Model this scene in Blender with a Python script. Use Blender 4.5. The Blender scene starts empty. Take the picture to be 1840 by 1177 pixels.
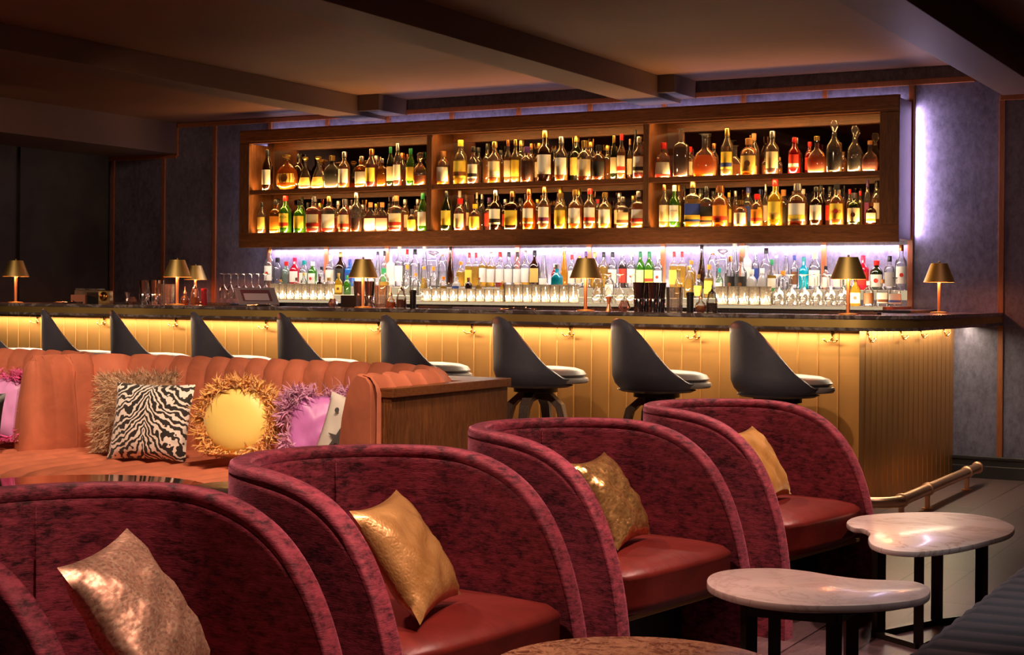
import bpy, bmesh, math, random
from math import sin, cos, pi, radians, atan2, sqrt
from mathutils import Vector, Matrix
S = bpy.context.scene
C = S.collection
RND = random.Random(7)

# ------------------------------------------------------------------ camera
FPX, CAMH, YAW, ROLL, HY = 2755.0, 1.24, radians(29.05), radians(.49), 61.5
cd = bpy.data.cameras.new('camera'); cam = bpy.data.objects.new('camera', cd); C.objects.link(cam)
cd.sensor_width = 36; cd.lens = FPX/1840*36; cd.shift_y = -HY/1840; cd.clip_start = .05; cd.clip_end = 100
cam.matrix_world = Matrix.Translation((0, 0, CAMH)) @ Matrix.Rotation(YAW, 4, 'Z') @ Matrix.Rotation(pi/2, 4, 'X') @ Matrix.Rotation(ROLL, 4, 'Z')
S.camera = cam
def ray(px, py):
    u = px-920; v = 588.5-py-HY; c, s = cos(ROLL), sin(ROLL)
    U = u*c-v*s; V = u*s+v*c
    return Vector((cos(YAW)*U-sin(YAW)*FPX, sin(YAW)*U+cos(YAW)*FPX, V))
def at(px, py, x=None, y=None, z=None):
    """world point seen at a photo coordinate on a plane x=, y= or z="""
    d = ray(px, py)
    t = x/d.x if x is not None else y/d.y if y is not None else (z-CAMH)/d.z
    return Vector((0, 0, CAMH))+d*t

# ------------------------------------------------------------------ materials
MATS = {}
class N:
    def __init__(s, name):
        s.m = bpy.data.materials.new(name); s.m.use_nodes = True
        s.t = s.m.node_tree; s.t.nodes.clear()
        s.out = s.n('ShaderNodeOutputMaterial')
    def n(s, typ, **kw):
        nd = s.t.nodes.new(typ)
        for k, v in kw.items():
            if k.startswith('i_'):
                key = k[2:].replace('_', ' ')
                nd.inputs[int(key) if key.isdigit() else key].default_value = v
            else: setattr(nd, k, v)
        return nd
    def l(s, a, b): s.t.links.new(a, b)
    def coord(s, scale=(1, 1, 1), kind='Object', rot=(0, 0, 0)):
        tc = s.n('ShaderNodeTexCoord'); mp = s.n('ShaderNodeMapping')
        mp.inputs['Scale'].default_value = scale; mp.inputs['Rotation'].default_value = rot
        s.l(tc.outputs[kind], mp.inputs[0]); return mp.outputs[0]
    def noise(s, vec, scale, detail=4, rough=.6, dist=0):
        n = s.n('ShaderNodeTexNoise'); n.inputs['Scale'].default_value = scale
        n.inputs['Detail'].default_value = detail; n.inputs['Roughness'].default_value = rough
        n.inputs['Distortion'].default_value = dist
        s.l(vec, n.inputs['Vector']); return n.outputs['Fac']
    def ramp(s, fac, stops):
        r = s.n('ShaderNodeValToRGB'); e = r.color_ramp.elements
        while len(e) < len(stops): e.new(.5)
        for el, (p, c) in zip(e, stops):
            el.position = p; el.color = (c[0], c[1], c[2], 1) if hasattr(c, '__len__') else (c, c, c, 1)
        s.l(fac, r.inputs[0]); return r.outputs['Color']
    def math(s, op, a, b=None, c=None):
        m = s.n('ShaderNodeMath', operation=op)
        for i, v in enumerate((a, b, c)):
            if v is None: continue
            if isinstance(v, (int, float)): m.inputs[i].default_value = v
            else: s.l(v, m.inputs[i])
        return m.outputs[0]
    def bump(s, h, strength=.3, dist=.01, normal=None):
        b = s.n('ShaderNodeBump'); b.inputs['Strength'].default_value = strength; b.inputs['Distance'].default_value = dist
        s.l(h, b.inputs['Height'])
        if normal: s.l(normal, b.inputs['Normal'])
        return b.outputs[0]
    def pbr(s, col=None, rough=.5, metal=0, normal=None, **kw):
        p = s.n('ShaderNodeBsdfPrincipled')
        if col is not None:
            if hasattr(col, 'links') or hasattr(col, 'is_linked'): s.l(col, p.inputs['Base Color'])
            else: p.inputs['Base Color'].default_value = (*col, 1)
        if isinstance(rough, (int, float)): p.inputs['Roughness'].default_value = rough
        else: s.l(rough, p.inputs['Roughness'])
        p.inputs['Metallic'].default_value = metal
        if normal: s.l(normal, p.inputs['Normal'])
        for k, v in kw.items():
            k = k.replace('_', ' ')
            p.inputs[k].default_value = (*v, 1) if hasattr(v, '__len__') and len(v) == 3 else v
        s.l(p.outputs[0], s.out.inputs[0]); return p
def plain(name, col, rough=.5, metal=0, **kw):
    if name in MATS: return MATS[name]
    n = N(name); n.pbr(col, rough, metal, **kw); MATS[name] = n.m; return n.m
def emit(name, col, st):
    if name in MATS: return MATS[name]
    n = N(name); e = n.n('ShaderNodeEmission'); e.inputs[0].default_value = (*col, 1); e.inputs[1].default_value = st
    n.l(e.outputs[0], n.out.inputs[0]); MATS[name] = n.m; return n.m
def glass(name, col, gloss=.12, body=0.0, bodycol=None):
    """thin tinted glass: tinted see-through, a sharp reflection, a little scattering"""
    if name in MATS: return MATS[name]
    n = N(name); tr = n.n('ShaderNodeBsdfTransparent'); tr.inputs[0].default_value = (*col, 1)
    last = tr.outputs[0]
    if body:
        df = n.n('ShaderNodeBsdfDiffuse'); tl = n.n('ShaderNodeBsdfTranslucent')
        for q in (df, tl): q.inputs[0].default_value = (*(bodycol or col), 1)
        a = n.n('ShaderNodeMixShader'); a.inputs[0].default_value = .5; n.l(df.outputs[0], a.inputs[1]); n.l(tl.outputs[0], a.inputs[2])
        b = n.n('ShaderNodeMixShader'); b.inputs[0].default_value = body; n.l(last, b.inputs[1]); n.l(a.outputs[0], b.inputs[2]); last = b.outputs[0]
    gl = n.n('ShaderNodeBsdfGlossy'); gl.inputs['Roughness'].default_value = .04; gl.inputs[0].default_value = (1, 1, 1, 1)
    lw = n.n('ShaderNodeLayerWeight'); lw.inputs[0].default_value = .35
    f = n.math('MULTIPLY_ADD', lw.outputs['Fresnel'], .8, gloss*.4)
    mx = n.n('ShaderNodeMixShader'); n.l(f, mx.inputs[0]); n.l(last, mx.inputs[1]); n.l(gl.outputs[0], mx.inputs[2])
    n.l(mx.outputs[0], n.out.inputs[0]); MATS[name] = n.m; return n.m

def mk_velvet(name, dark, light, sheen, scale=(1, 1, 1), patch=6):
    n = N(name); v = n.coord(); v2 = n.coord((1, 1, 4))
    a = n.noise(n.coord((1, 1, 2.2)), patch, 6, .7, .3); b = n.noise(v2, 26, 4, .75); w = n.coord((50, 50, 330)); c = n.noise(w, 1, 3, .7); a2 = n.noise(v, patch*.22, 2)
    f = n.math('ADD', n.math('MULTIPLY', a, .50), n.math('MULTIPLY', b, .30)); f = n.math('MULTIPLY_ADD', c, .20, f); f = n.math('MULTIPLY_ADD', a2, .25, f)
    col = n.ramp(f, [(.53, dark), (.61, [x*.5+y*.5 for x, y in zip(dark, light)]), (.71, light)])
    h = n.math('ADD', b, c)
    n.pbr(col, .62, 0, n.bump(h, .45, .004), Sheen_Weight=1.0, Sheen_Roughness=.35, Sheen_Tint=sheen, Specular_IOR_Level=.25)
    return n.m
M = {}
M['velvet'] = mk_velvet('burgundy_crushed_velvet', (.040, .005, .010), (.38, .056, .086), (.95, .34, .46), patch=26)
def mk_soft(name, col, sheen, rough=.7, patch=3, amt=.35, fine=300, sw=.8):
    n = N(name); v = n.coord(); a = n.noise(v, patch, 4, .6, .8); b = n.noise(v, fine, 2)
    dk = [c*(1-amt) for c in col]; cc = n.ramp(a, [(.3, dk), (.7, col)])
    n.pbr(cc, rough, 0, n.bump(b, .15, .002), Sheen_Weight=sw, Sheen_Roughness=.4, Sheen_Tint=sheen, Specular_IOR_Level=.3); return n.m
M['orange'] = mk_soft('coral_velvet', (.58, .165, .09), (1, .55, .42), patch=5, sw=.3)
M['navy_fabric'] = mk_soft('charcoal_blue_fabric', (.040, .046, .058), (.5, .5, .6), patch=9, fine=500)
def mk_leather(name, col, rough=.35, patch=5, amt=.4, coat=.1):
    n = N(name); v = n.coord(); a = n.noise(v, patch, 5, .65, .5); b = n.noise(v, 260, 3); k = n.noise(v, 14, 3, .5, 1)
    cc = n.ramp(a, [(.3, [c*(1-amt) for c in col]), (.7, col)])
    nb = n.bump(b, .12, .001, n.bump(k, .18, .01))
    n.pbr(cc, rough, 0, nb, Coat_Weight=coat, Coat_Roughness=.3); return n.m
M['leather'] = mk_leather('burgundy_leather', (.21, .021, .014), .42, coat=.0)
M['stool_leather'] = mk_leather('slate_leather', (.085, .085, .12), .45, amt=.25, coat=.05)
M['seat_leather'] = mk_leather('pale_grey_leather', (.24, .20, .20), .45, amt=.15)
def mk_wood(name, c1, c2, scale=(1, 1, 14), rough=.4, s=6, coat=.2):
    n = N(name); v = n.coord(scale); a = n.noise(v, s, 6, .65, 1.2); b = n.noise(v, s*9, 3, .7)
    f = n.math('ADD', n.math('MULTIPLY', a, .75), n.math('MULTIPLY', b, .3))
    cc = n.ramp(f, [(.38, c1), (.56, [x*.55+y*.45 for x, y in zip(c1, c2)]), (.72, c2)])
    n.pbr(cc, rough, 0, n.bump(b, .06, .002), Coat_Weight=coat, Coat_Roughness=.35); return n.m
M['walnut_h'] = mk_wood('walnut_long_grain', (.09, .026, .008), (.32, .105, .032), (1.2, 14, 14))
M['walnut_v'] = mk_wood('walnut_upright_grain', (.075, .024, .008), (.30, .11, .036), (14, 14, 1.1))
M['copper_batten'] = mk_wood('copper_toned_batten', (.24, .065, .02), (.48, .15, .05), (20, 20, 1.5), .35)
M['stool_wood'] = mk_wood('dark_grey_ash', (.055, .035, .03), (.16, .11, .1), (14, 14, 1.2), .45)
def mk_brass(name, col=(.78, .48, .16), rough=.3, sc=(1, 1, 60), anis=.0):
    n = N(name); v = n.coord(sc); a = n.noise(v, 8, 4, .7); b = n.noise(n.coord((1, 1, .5)), 3, 3, .6)
    r = n.math('ADD', n.math('MULTIPLY', a, .16), rough-.08)
    cc = n.ramp(b, [(.3, [c*.82 for c in col]), (.7, col)])
    n.pbr(cc, r, 1, n.bump(a, .03, .001)); return n.m
M['brass_panel'] = mk_brass('brushed_brass_boards', (.80, .40, .125), .44, (90, 90, 1))
M['brass'] = mk_brass('satin_brass', (.72, .50, .17), .5, (2, 2, 60))
M['brass_shade'] = mk_brass('lamp_shade_brass', (.95, .70, .26), .52, (60, 60, 1))
M['copper'] = mk_brass('polished_copper_tube', (.90, .55, .34), .36, (2, 60, 60))
M['chrome'] = plain('polished_steel', (.75, .74, .76), .1, 1)
M['dark_steel'] = plain('dark_chrome_shaker', (.30, .28, .32), .12, 1)
M['gold'] = plain('gold_cap_metal', (.85, .58, .18), .2, 1)
M['black'] = plain('matt_black', (.006, .006, .007), .45)
M['black_metal'] = plain('bronzed_black_metal', (.035, .028, .018), .35, .6)
M['rubber'] = plain('black_rubber', (.015, .014, .015), .6)
def mk_marble(name, base, vein, s=5, w=.035, rough=.22, sc=(1, 1, 1), cell=None):
    n = N(name); v = n.coord(sc); a = n.noise(v, s, 7, .6, 1.4)
    d = n.math('ABSOLUTE', n.math('SUBTRACT', a, .5)); c0 = n.noise(v, s*.6, 3)
    cc = n.ramp(d, [(0, vein), (w, [x*.5+y*.5 for x, y in zip(base, vein)]), (w*3, base)])
    if cell:
        vo = n.n('ShaderNodeTexVoronoi', feature='DISTANCE_TO_EDGE'); vo.inputs['Scale'].default_value = cell
        nz = n.n('ShaderNodeTexNoise'); nz.inputs['Scale'].default_value = 14; n.l(v, nz.inputs['Vector'])
        mx = n.n('ShaderNodeMixRGB'); mx.inputs[0].default_value = .12; n.l(v, mx.inputs[1]); n.l(nz.outputs['Color'], mx.inputs[2]); n.l(mx.outputs[0], vo.inputs['Vector'])
        e = n.ramp(vo.outputs['Distance'], [(0, 1), (.05, .3), (.12, 0)])
        m2 = n.n('ShaderNodeMixRGB'); n.l(e, m2.inputs[0]); n.l(cc, m2.inputs[1]); m2.inputs[2].default_value = (*vein, 1); cc = m2.outputs[0]
    n.pbr(cc, rough, 0, None, Coat_Weight=.3, Coat_Roughness=.12); return n.m
M['bar_stone'] = mk_marble('dark_grey_bar_stone', (.085, .062, .062), (.30, .25, .24), 4, .02, .16)
M['white_marble'] = mk_marble('white_marble', (.80, .71, .64), (.50, .36, .29), 2.2, .012, .3, (1, 2.2, 1))
M['pale_stone'] = mk_marble('pale_taupe_stone', (.52, .40, .35), (.40, .29, .25), 5, .015, .35)
M['brown_marble'] = mk_marble('brown_net_marble', (.12, .045, .018), (.50, .27, .14), 14, .03, .3, (1, 1, 1), 46)
M['smoked_mirror'] = plain('smoked_mirror', (.34, .26, .24), .03, 1)
M['table_mirror'] = plain('bronze_mirror_top', (.62, .46, .36), .05, 1)
def mk_wall():
    n = N('grey_blue_wall_fabric'); v = n.coord((1, 1, .6)); a = n.noise(v, 30, 5, .75); b = n.noise(v, 3.2, 4, .6); c = n.noise(v, 240, 2)
    f = n.math('ADD', n.math('MULTIPLY', a, .6), n.math('MULTIPLY', b, .4))
    cc = n.ramp(f, [(.36, (.075, .065, .105)), (.64, (.21, .19, .28))])
    n.pbr(cc, .42, 0, n.bump(n.math('ADD', a, c), .25, .003), Specular_IOR_Level=.5, Sheen_Weight=.3); return n.m
M['wall'] = mk_wall()
M['left_panel'] = mk_soft('dark_olive_wall_panel', (.06, .045, .03), (.2, .15, .1), .5, sw=.1)
M['ceiling'] = mk_soft('dark_brown_ceiling_paint', (.155, .062, .03), (.3, .2, .2), .6, patch=1.2, amt=.18, sw=0)
M['beam'] = mk_soft('dark_brown_beam_paint', (.115, .058, .04), (.3, .2, .2), .55, patch=1.2, amt=.15, sw=0)
def mk_floor():
    n = N('grey_oak_floor'); v = n.coord(); br = n.n('ShaderNodeTexBrick')
    mp = n.n('ShaderNodeMapping'); mp.inputs['Rotation'].default_value = (0, 0, pi/2); n.l(v, mp.inputs[0]); n.l(mp.outputs[0], br.inputs['Vector'])
    br.offset = .37
    for k, x in (('Scale', 1), ('Mortar Size', .004), ('Brick Width', 2.1), ('Row Height', .22), ('Bias', 0)): br.inputs[k].default_value = x
    br.inputs['Color1'].default_value = (.9, .9, .9, 1); br.inputs['Color2'].default_value = (.62, .62, .62, 1); br.inputs['Mortar'].default_value = (.12, .12, .12, 1)
    g = n.noise(n.coord((14, 1.4, 1)), 1.6, 5, .6, 2.2); g = n.math('FRACT', n.math('MULTIPLY', g, 7)); fine = n.noise(n.coord((60, 3, 1)), 4, 4)
    f = n.math('ADD', n.math('MULTIPLY', g, .22), n.math('MULTIPLY', fine, .78))
    cc = n.ramp(f, [(.25, (.095, .055, .058)), (.7, (.185, .112, .116))])
    mx = n.n('ShaderNodeMixRGB', blend_type='MULTIPLY'); mx.inputs[0].default_value = 1; n.l(cc, mx.inputs[1]); n.l(br.outputs[0], mx.inputs[2])
    n.pbr(mx.outputs[0], .38, 0, n.bump(f, .12, .002)); return n.m
M['floor'] = mk_floor()
M['skirting'] = plain('black_skirting_paint', (.02, .017, .02), .35)
M['paper'] = plain('cream_paper', (.85, .78, .62), .6)

# ------------------------------------------------------------------ object helpers
def tag(o, label=None, cat=None, group=None, kind=None):
    for k, v in (('label', label), ('category', cat), ('group', group), ('kind', kind)):
        if v: o[k] = v
    return o
def empty(name, label, cat, loc, rz=0, group=None):
    o = bpy.data.objects.new(name, None); C.objects.link(o); o.location = loc; o.rotation_euler = (0, 0, rz); o.empty_display_size = .05
    return tag(o, label, cat, group)
def mesh(name, vs, fs, mat, parent=None, smooth=False, off=None, sharp=None):
    me = bpy.data.meshes.new(name); me.from_pydata([tuple(v) for v in vs], [], fs)
    me.materials.append(mat if not isinstance(mat, str) else M[mat])
    if smooth:
        me.polygons.foreach_set('use_smooth', [True]*len(me.polygons))
        if sharp: me.set_sharp_from_angle(angle=radians(sharp))
    me.update()
    o = bpy.data.objects.new(name, me); C.objects.link(o)
    if parent is not None: o.parent = parent
    if off is not None: o.location = off
    return o
class MB:
    def __init__(s): s.v = []; s.f = []
    def add(s, vs, fs):
        b = len(s.v); s.v += [tuple(x) for x in vs]; s.f += [tuple(b+i for i in f) for f in fs]; return s
    def box(s, x0, x1, y0, y1, z0, z1, b=0):
        bm = bmesh.new(); bmesh.ops.create_cube(bm, size=1)
        for v in bm.verts: v.co = ((x0+x1)/2+v.co.x*(x1-x0), (y0+y1)/2+v.co.y*(y1-y0), (z0+z1)/2+v.co.z*(z1-z0))
        if b: bmesh.ops.bevel(bm, geom=bm.edges[:], offset=b, segments=2, profile=.6, affect='EDGES')
        return s.bm(bm)
    def bm(s, bm):
        bm.verts.ensure_lookup_table(); bm.verts.index_update()
        s.add([v.co[:] for v in bm.verts], [[v.index for v in f.verts] for f in bm.faces]); bm.free(); return s
    def grid(s, rows, closeu=False, closev=False):
        n, m = len(rows), len(rows[0]); vs = [p for r in rows for p in r]; fs = []
        for i in range(n if closeu else n-1):
            for j in range(m if closev else m-1):
                a, b = i, (i+1) % n; c, d = j, (j+1) % m
                fs.append((a*m+c, a*m+d, b*m+d, b*m+c))
        return s.add(vs, fs)
    def lathe(s, prof, seg=20, n=2, flat=1, c=(0, 0), capb=True, capt=True, a0=0, a1=2*pi, ox=0):
        full = a1-a0 > 6.28; k = seg if full else seg+1; rows = []
        for r, z in prof:
            row = []
            for i in range(k):
                a = a0+(a1-a0)*i/seg; ca, sa = cos(a), sin(a)
                row.append((c[0]+r*math.copysign(abs(ca)**(2/n), ca), c[1]+flat*r*math.copysign(abs(sa)**(2/n), sa), z))
            rows.append(row)
        s.grid(rows, False, full)
        if full:
            b = len(s.v)-len(prof)*k
            if capb and prof[0][0] > 1e-4: s.f.append(tuple(b+i for i in reversed(range(k))))
            if capt and prof[-1][0] > 1e-4: s.f.append(tuple(b+(len(prof)-1)*k+i for i in range(k)))
        return s
    def tube(s, path, r, seg=8, caps=True):
        pts = [Vector(p) for p in path]; rows = []
        rs = r if hasattr(r, '__len__') else [r]*len(pts); up = None
        for i, p in enumerate(pts):
            t = (pts[min(i+1, len(pts)-1)]-pts[max(i-1, 0)]).normalized()
            if up is None: up = t.orthogonal().normalized()
            up = (up-t*up.dot(t)).normalized(); w = t.cross(up)
            rows.append([p+(up*cos(a)+w*sin(a))*rs[i] for a in [2*pi*j/seg for j in range(seg)]])
        b = len(s.v); s.grid(rows, False, True)
        if caps:
            s.f.append(tuple(b+i for i in reversed(range(seg)))); e = b+(len(rows)-1)*seg; s.f.append(tuple(e+i for i in range(seg)))
        return s
    def prism(s, outline, z0, z1, bevel=0):
        """closed outline (x,y) list counter-clockwise, extruded, edges softly rounded"""
        n = len(outline); cx = sum(p[0] for p in outline)/n; cy = sum(p[1] for p in outline)/n
        def inset(d):
            out = []
            for i in range(n):
                a = Vector(outline[i-1]); b = Vector(outline[(i+1) % n]); t = (b-a).normalized()
                out.append((outline[i][0]-t.y*d, outline[i][1]+t.x*d))
            return out
        if bevel:
            lv = [(bevel, z0), (bevel*.3, z0+bevel*.3), (0, z0+bevel), (0, z1-bevel), (bevel*.3, z1-bevel*.3), (bevel, z1)]
        else: lv = [(0, z0), (0, z1)]
        rows = [[(x, y, z) for x, y in (inset(d) if d else outline)] for d, z in lv]
        b = len(s.v); s.grid(rows, False, True)
        s.f.append(tuple(b+i for i in reversed(range(n)))); e = b+(len(rows)-1)*n; s.f.append(tuple(e+i for i in range(n))); return s
    def moved(s, fn): s.v = [tuple(fn(Vector(v))) for v in s.v]; return s
    def build(s, name, mat, parent=None, smooth=False, sharp=None, off=None):
        return mesh(name, s.v, s.f, mat, parent, smooth, off, sharp)
def rel(parent, mb):
    l = parent.location; c, sn = cos(-parent.rotation_euler.z), sin(-parent.rotation_euler.z)
    def f(v):
        d = v-l; return (d.x*c-d.y*sn, d.x*sn+d.y*c, d.z)
    return mb.moved(f)
def struct(name, mb, mat, smooth=False): return tag(mb.build(name, mat, None, smooth), kind='structure')
def copy_tree(o, parent=None):
    c = o.copy(); C.objects.link(c); c.parent = parent
    for ch in list(o.children): copy_tree(ch, c)
    return c
def area(name, loc, sx, sy, col, power, rot=(0, 0, 0), spread=180):
    l = bpy.data.lights.new(name, 'AREA'); l.shape = 'RECTANGLE'; l.size = sx; l.size_y = sy; l.color = col; l.energy = power; l.spread = radians(spread)
    o = bpy.data.objects.new(name, l); C.objects.link(o); o.location = loc; o.rotation_euler = rot; return o
def spot(name, loc, target, col, power, ang=50, blend=.6, r=.04):
    l = bpy.data.lights.new(name, 'SPOT'); l.color = col; l.energy = power; l.spot_size = radians(ang); l.spot_blend = blend; l.shadow_soft_size = r
    o = bpy.data.objects.new(name, l); C.objects.link(o); o.location = loc
    o.rotation_euler = (Vector(target)-Vector(loc)).to_track_quat('-Z', 'Y').to_euler(); return o
def point(name, loc, col, power, r=.02):
    l = bpy.data.lights.new(name, 'POINT'); l.color = col; l.energy = power; l.shadow_soft_size = r
    o = bpy.data.objects.new(name, l); C.objects.link(o); o.location = loc; return o

# ------------------------------------------------------------------ the room
WY = 10.78; CZ = 2.85
struct('floor', MB().box(-11, 3.5, -2, WY+.2, -.1, 0), 'floor')
struct('ceiling', MB().box(-11, 3.5, -2, WY+.2, CZ, CZ+.1), 'ceiling')
struct('wall_back', MB().box(-10.5, 3.5, WY, WY+.12, 0, CZ), 'wall')
lw = MB().box(-10.45, -10.33, 9.68, WY, 0, 2.49).box(-10.45, -10.36, 9.62, 9.68, 0, 2.49).box(-10.45, -10.33, 3, 9.62, 0, 2.49)
struct('wall_left', lw, 'left_panel')
struct('trim_1', MB().box(-10.45, -9.5, 3, WY, 2.49, CZ, .004), 'beam')            # bulkhead at the left
struct('trim_2', MB().box(-9.5, -7.5, 0, WY, 2.77, CZ), 'ceiling')                 # lowered bay
struct('trim_3', MB().box(-7.5, -7.21, 0, WY, 2.69, CZ, .004).box(-7.21, -7.0, 10.35, WY, 2.72, CZ, .003), 'beam')
struct('trim_4', MB().box(-4.87, -4.54, 0, WY, 2.69, CZ, .004).box(-4.54, -4.41, 10.35, WY, 2.72, CZ, .003), 'beam')
struct('trim_5', MB().box(-2.165, -1.87, 0, WY, 2.62, CZ, .004), 'beam')
k = 6
for x0, x1, z in ((-9.5, -7.5, 2.745), (-7.0, -4.9, 2.745), (-4.41, -2.35, 2.745), (-2.18, 3, 2.605), (-10.33, -9.5, 2.47)):
    struct('trim_%d' % k, MB().box(x0, x1, WY-.022, WY+.001, z-.02, z+.02, .003), 'copper_batten'); k += 1
struct('trim_%d' % k, MB().box(-9.52, -9.485, WY-.022, WY+.001, 2.47, 2.765, .003), 'copper_batten'); k += 1
for x in (-10.279, -9.657, -9.056, -8.436, -7.816, -7.19, -6.563, -5.936, -5.297, -4.67, -4.033, -3.41, -2.785, -2.165, -1.55):
    top = 2.47 if x < -9.5 else 2.6 if x > -2.3 else 2.74
    struct('trim_%d' % k, MB().box(x-.019, x+.019, WY-.018, WY+.001, .15, top, .003), 'copper_batten'); k += 1
struct('baseboard_back', MB().box(-2.5, 3.4, WY-.02, WY, 0, .15, .004).box(-2.5, 3.4, WY-.03, WY-.015, 0, .085, .004).box(-2.5, 3.4, WY-.034, WY-.02, .128, .15, .004), 'skirting')

# ------------------------------------------------------------------ bar
XE, YF, ZT, ZB = -2.145, 8.2, 1.135, 1.05
bar = empty('bar_counter', 'long U-shaped bar counter with dark stone top above a brushed brass boarded front', 'bar counter', (-6, 8.9, 0))
def bar_plan(d, rc=.36, inner=True):
    """outline of the U-shaped top, inset by d"""
    xe, yf, x0 = XE-d, YF+d, -9.75+d; pts = []
    pts.append((x0, WY-.005)); pts.append((x0, yf+.2)); pts.append((x0+.2, yf))
    r = rc-d
    for i in range(17):
        a = -pi/2+pi/2*i/16; pts.append((xe-r+r*cos(a), yf+r+r*sin(a)))
    pts.append((xe, WY-.005)); yi = 8.82-d; xi = -2.78+d
    pts += [(xi, WY-.005), (xi, yi+.12), (xi-.12, yi), (-8.6-d, yi), (-8.7-d, yi+.12), (-8.7-d, WY-.005)]
    return pts
def solid_outline(name, pts, z0, z1, mat, bv=0):
    bm = bmesh.new(); vs = [bm.verts.new((x, y, z0)) for x, y in pts]; f = bm.faces.new(vs)
    r = bmesh.ops.extrude_face_region(bm, geom=[f]); bmesh.ops.translate(bm, vec=(0, 0, z1-z0), verts=[e for e in r['geom'] if isinstance(e, bmesh.types.BMVert)])
    bmesh.ops.recalc_face_normals(bm, faces=bm.faces[:])
    if bv:
        ed = [e for e in bm.edges if abs(e.verts[0].co.z-e.verts[1].co.z) < 1e-6]
        bmesh.ops.bevel(bm, geom=ed, offset=bv, segments=2, affect='EDGES')
    return MB().bm(bm)
rel(bar, solid_outline('', bar_plan(0), 1.112, ZT, '', .004)).build('stone_top', 'bar_stone', bar)
rel(bar, solid_outline('', bar_plan(.006), 1.068, 1.1118, '')).build('brass_band', 'brass', bar, True, 30)
rel(bar, solid_outline('', bar_plan(.002), ZB, 1.0678, '', .003)).build('lower_stone_band', 'bar_stone', bar)
def groove_line(L, pitch=.12, g=.0055, dep=-.0035):
    pts = [(0, 0)]; x = pitch
    while x < L-.01:
        pts += [(x-g, 0), (x-g*.4, dep), (x+g*.4, dep), (x+g, 0)]; x += pitch
    pts.append((L, 0)); return pts
mb = MB(); PF = 8.5; PX = -2.48
g = groove_line(7.2); mb.grid([[(PX-a, PF+b, z) for a, b in g] for z in (0, ZB)])
rel(bar, mb).build('front_boards', 'brass_panel', bar)
mb = MB(); g = groove_line(WY-PF)
mb.grid([[(PX-b, PF+a, z) for a, b in g] for z in (0, ZB)])
rel(bar, mb).build('end_boards', 'brass_panel', bar)
rel(bar, MB().box(-9.68, PX-.006, PF+.006, PF+.03, 0, ZB).box(PX-.03, PX-.006, PF+.03, WY-.01, 0, ZB).box(-9.68, -9.62, PF+.03, WY-.01, 0, ZB)).build('carcass', 'black', bar)
hook0 = MB().lathe([(.011, -.012), (.011, .012)], 12).moved(lambda v: (v.x, v.z*.25, v.y+.035))
hook0.tube([(0, 0, .035), (0, -.006, .012), (0, -.012, -.008)], .0045, 6)
for sx in (-1, 1):
    hook0.tube([(0, -.008, .0), (sx*.012, -.016, -.014), (sx*.026, -.024, -.016), (sx*.037, -.03, -.006), (sx*.041, -.032, .004)], [.005, .0045, .0045, .005, .007], 6)
hm = hook0.build('coat_hook', 'gold', bar, True); first = True
for x in (-8.871, -8.186, -7.491, -6.675, -5.732, -5.011, -4.303, -3.471, -2.636):
    h = hm if first else hm.copy()
    if not first: C.objects.link(h); h.parent = bar
    first = False; h.location = Vector((x, PF-.004, .995))-bar.location
for y in (8.65, 9.363, 9.841, 10.457):
    h = hm.copy(); C.objects.link(h); h.parent = bar; h.location = Vector((PX+.004, y, .995))-bar.location; h.rotation_euler = (0, 0, pi/2)
# foot rail
fr = empty('foot_rail', 'copper-toned foot rail on short posts along the base of the brass bar', 'foot rail', (-2.22, 9.3, 0))
path = [(-9.4, 8.24, .115)]+[(-2.4+.18*sin(a), 8.42-.18*cos(a), .115) for a in [pi/2*i/8 for i in range(9)]]+[(-2.22, 10.34, .115)]
rail = rel(fr, MB().tube(path, .032, 16)).build('rail', 'copper', fr, True, 40)
for i, (x, y) in enumerate([(-2.22, 8.14+.3), (-2.22, 9.02), (-2.22, 10.04)]+[(-2.9-1.1*j, 8.24) for j in range(6)]):
    rel(fr, MB().box(x-.013, x+.013, y-.013, y+.013, .004, .09, .002).lathe([(.035, 0), (.035, .006), (.02, .009)], 14, c=(x, y))).build('post', 'copper', fr)
    q = MB().lathe([(.033, -.022), (.04, -.018), (.04, .018), (.033, .022)], 16)
    if i < 3: q.moved(lambda v: (x+v.x, y+v.z, .115+v.y))
    else: q.moved(lambda v: (x+v.z, y+v.x, .115+v.y))
    rel(fr, q).build('collar', 'copper', rail, True, 40)
rel(fr, MB().lathe([(.0, .0), (.03, 0), (.04, .006), (.04, .03), (.033, .034)], 16).moved(lambda v: (-2.22+v.x, 10.36-v.z, .115+v.y))).build('end_cap', 'copper', rail, True, 40)

# ------------------------------------------------------------------ wall display shelf
SF, SB = 10.38, 10.73
sx0, sx1, sz0, sz1 = -8.457, -2.765, 1.611, 2.617
shelf = empty('display_shelf', 'long walnut framed wall shelf in three lit bays full of spirit bottles', 'wall shelf', ((sx0+sx1)/2, SB, sz0))
ix0, ix1, iz0, iz1 = -8.35, -2.90, 1.735, 2.50
def R(mb, name, mat, **k): return rel(shelf, mb).build(name, mat, shelf, **k)
R(MB().box(sx0, sx1, SF, SF+.03, iz1, sz1, .004).box(sx0+.004, sx1-.004, SF-.006, SF, iz1+.018, sz1-.012, .003), 'frame_rail', 'walnut_h')
R(MB().box(sx0, sx1, SF, SF+.03, sz0, iz0, .004), 'frame_rail', 'walnut_h')
R(MB().box(sx0, ix0, SF-.001, SF+.03, iz0, iz1, .004), 'frame_stile', 'walnut_v')
R(MB().box(ix1, sx1, SF-.001, SF+.03, iz0, iz1, .004), 'frame_stile', 'walnut_v')
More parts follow.
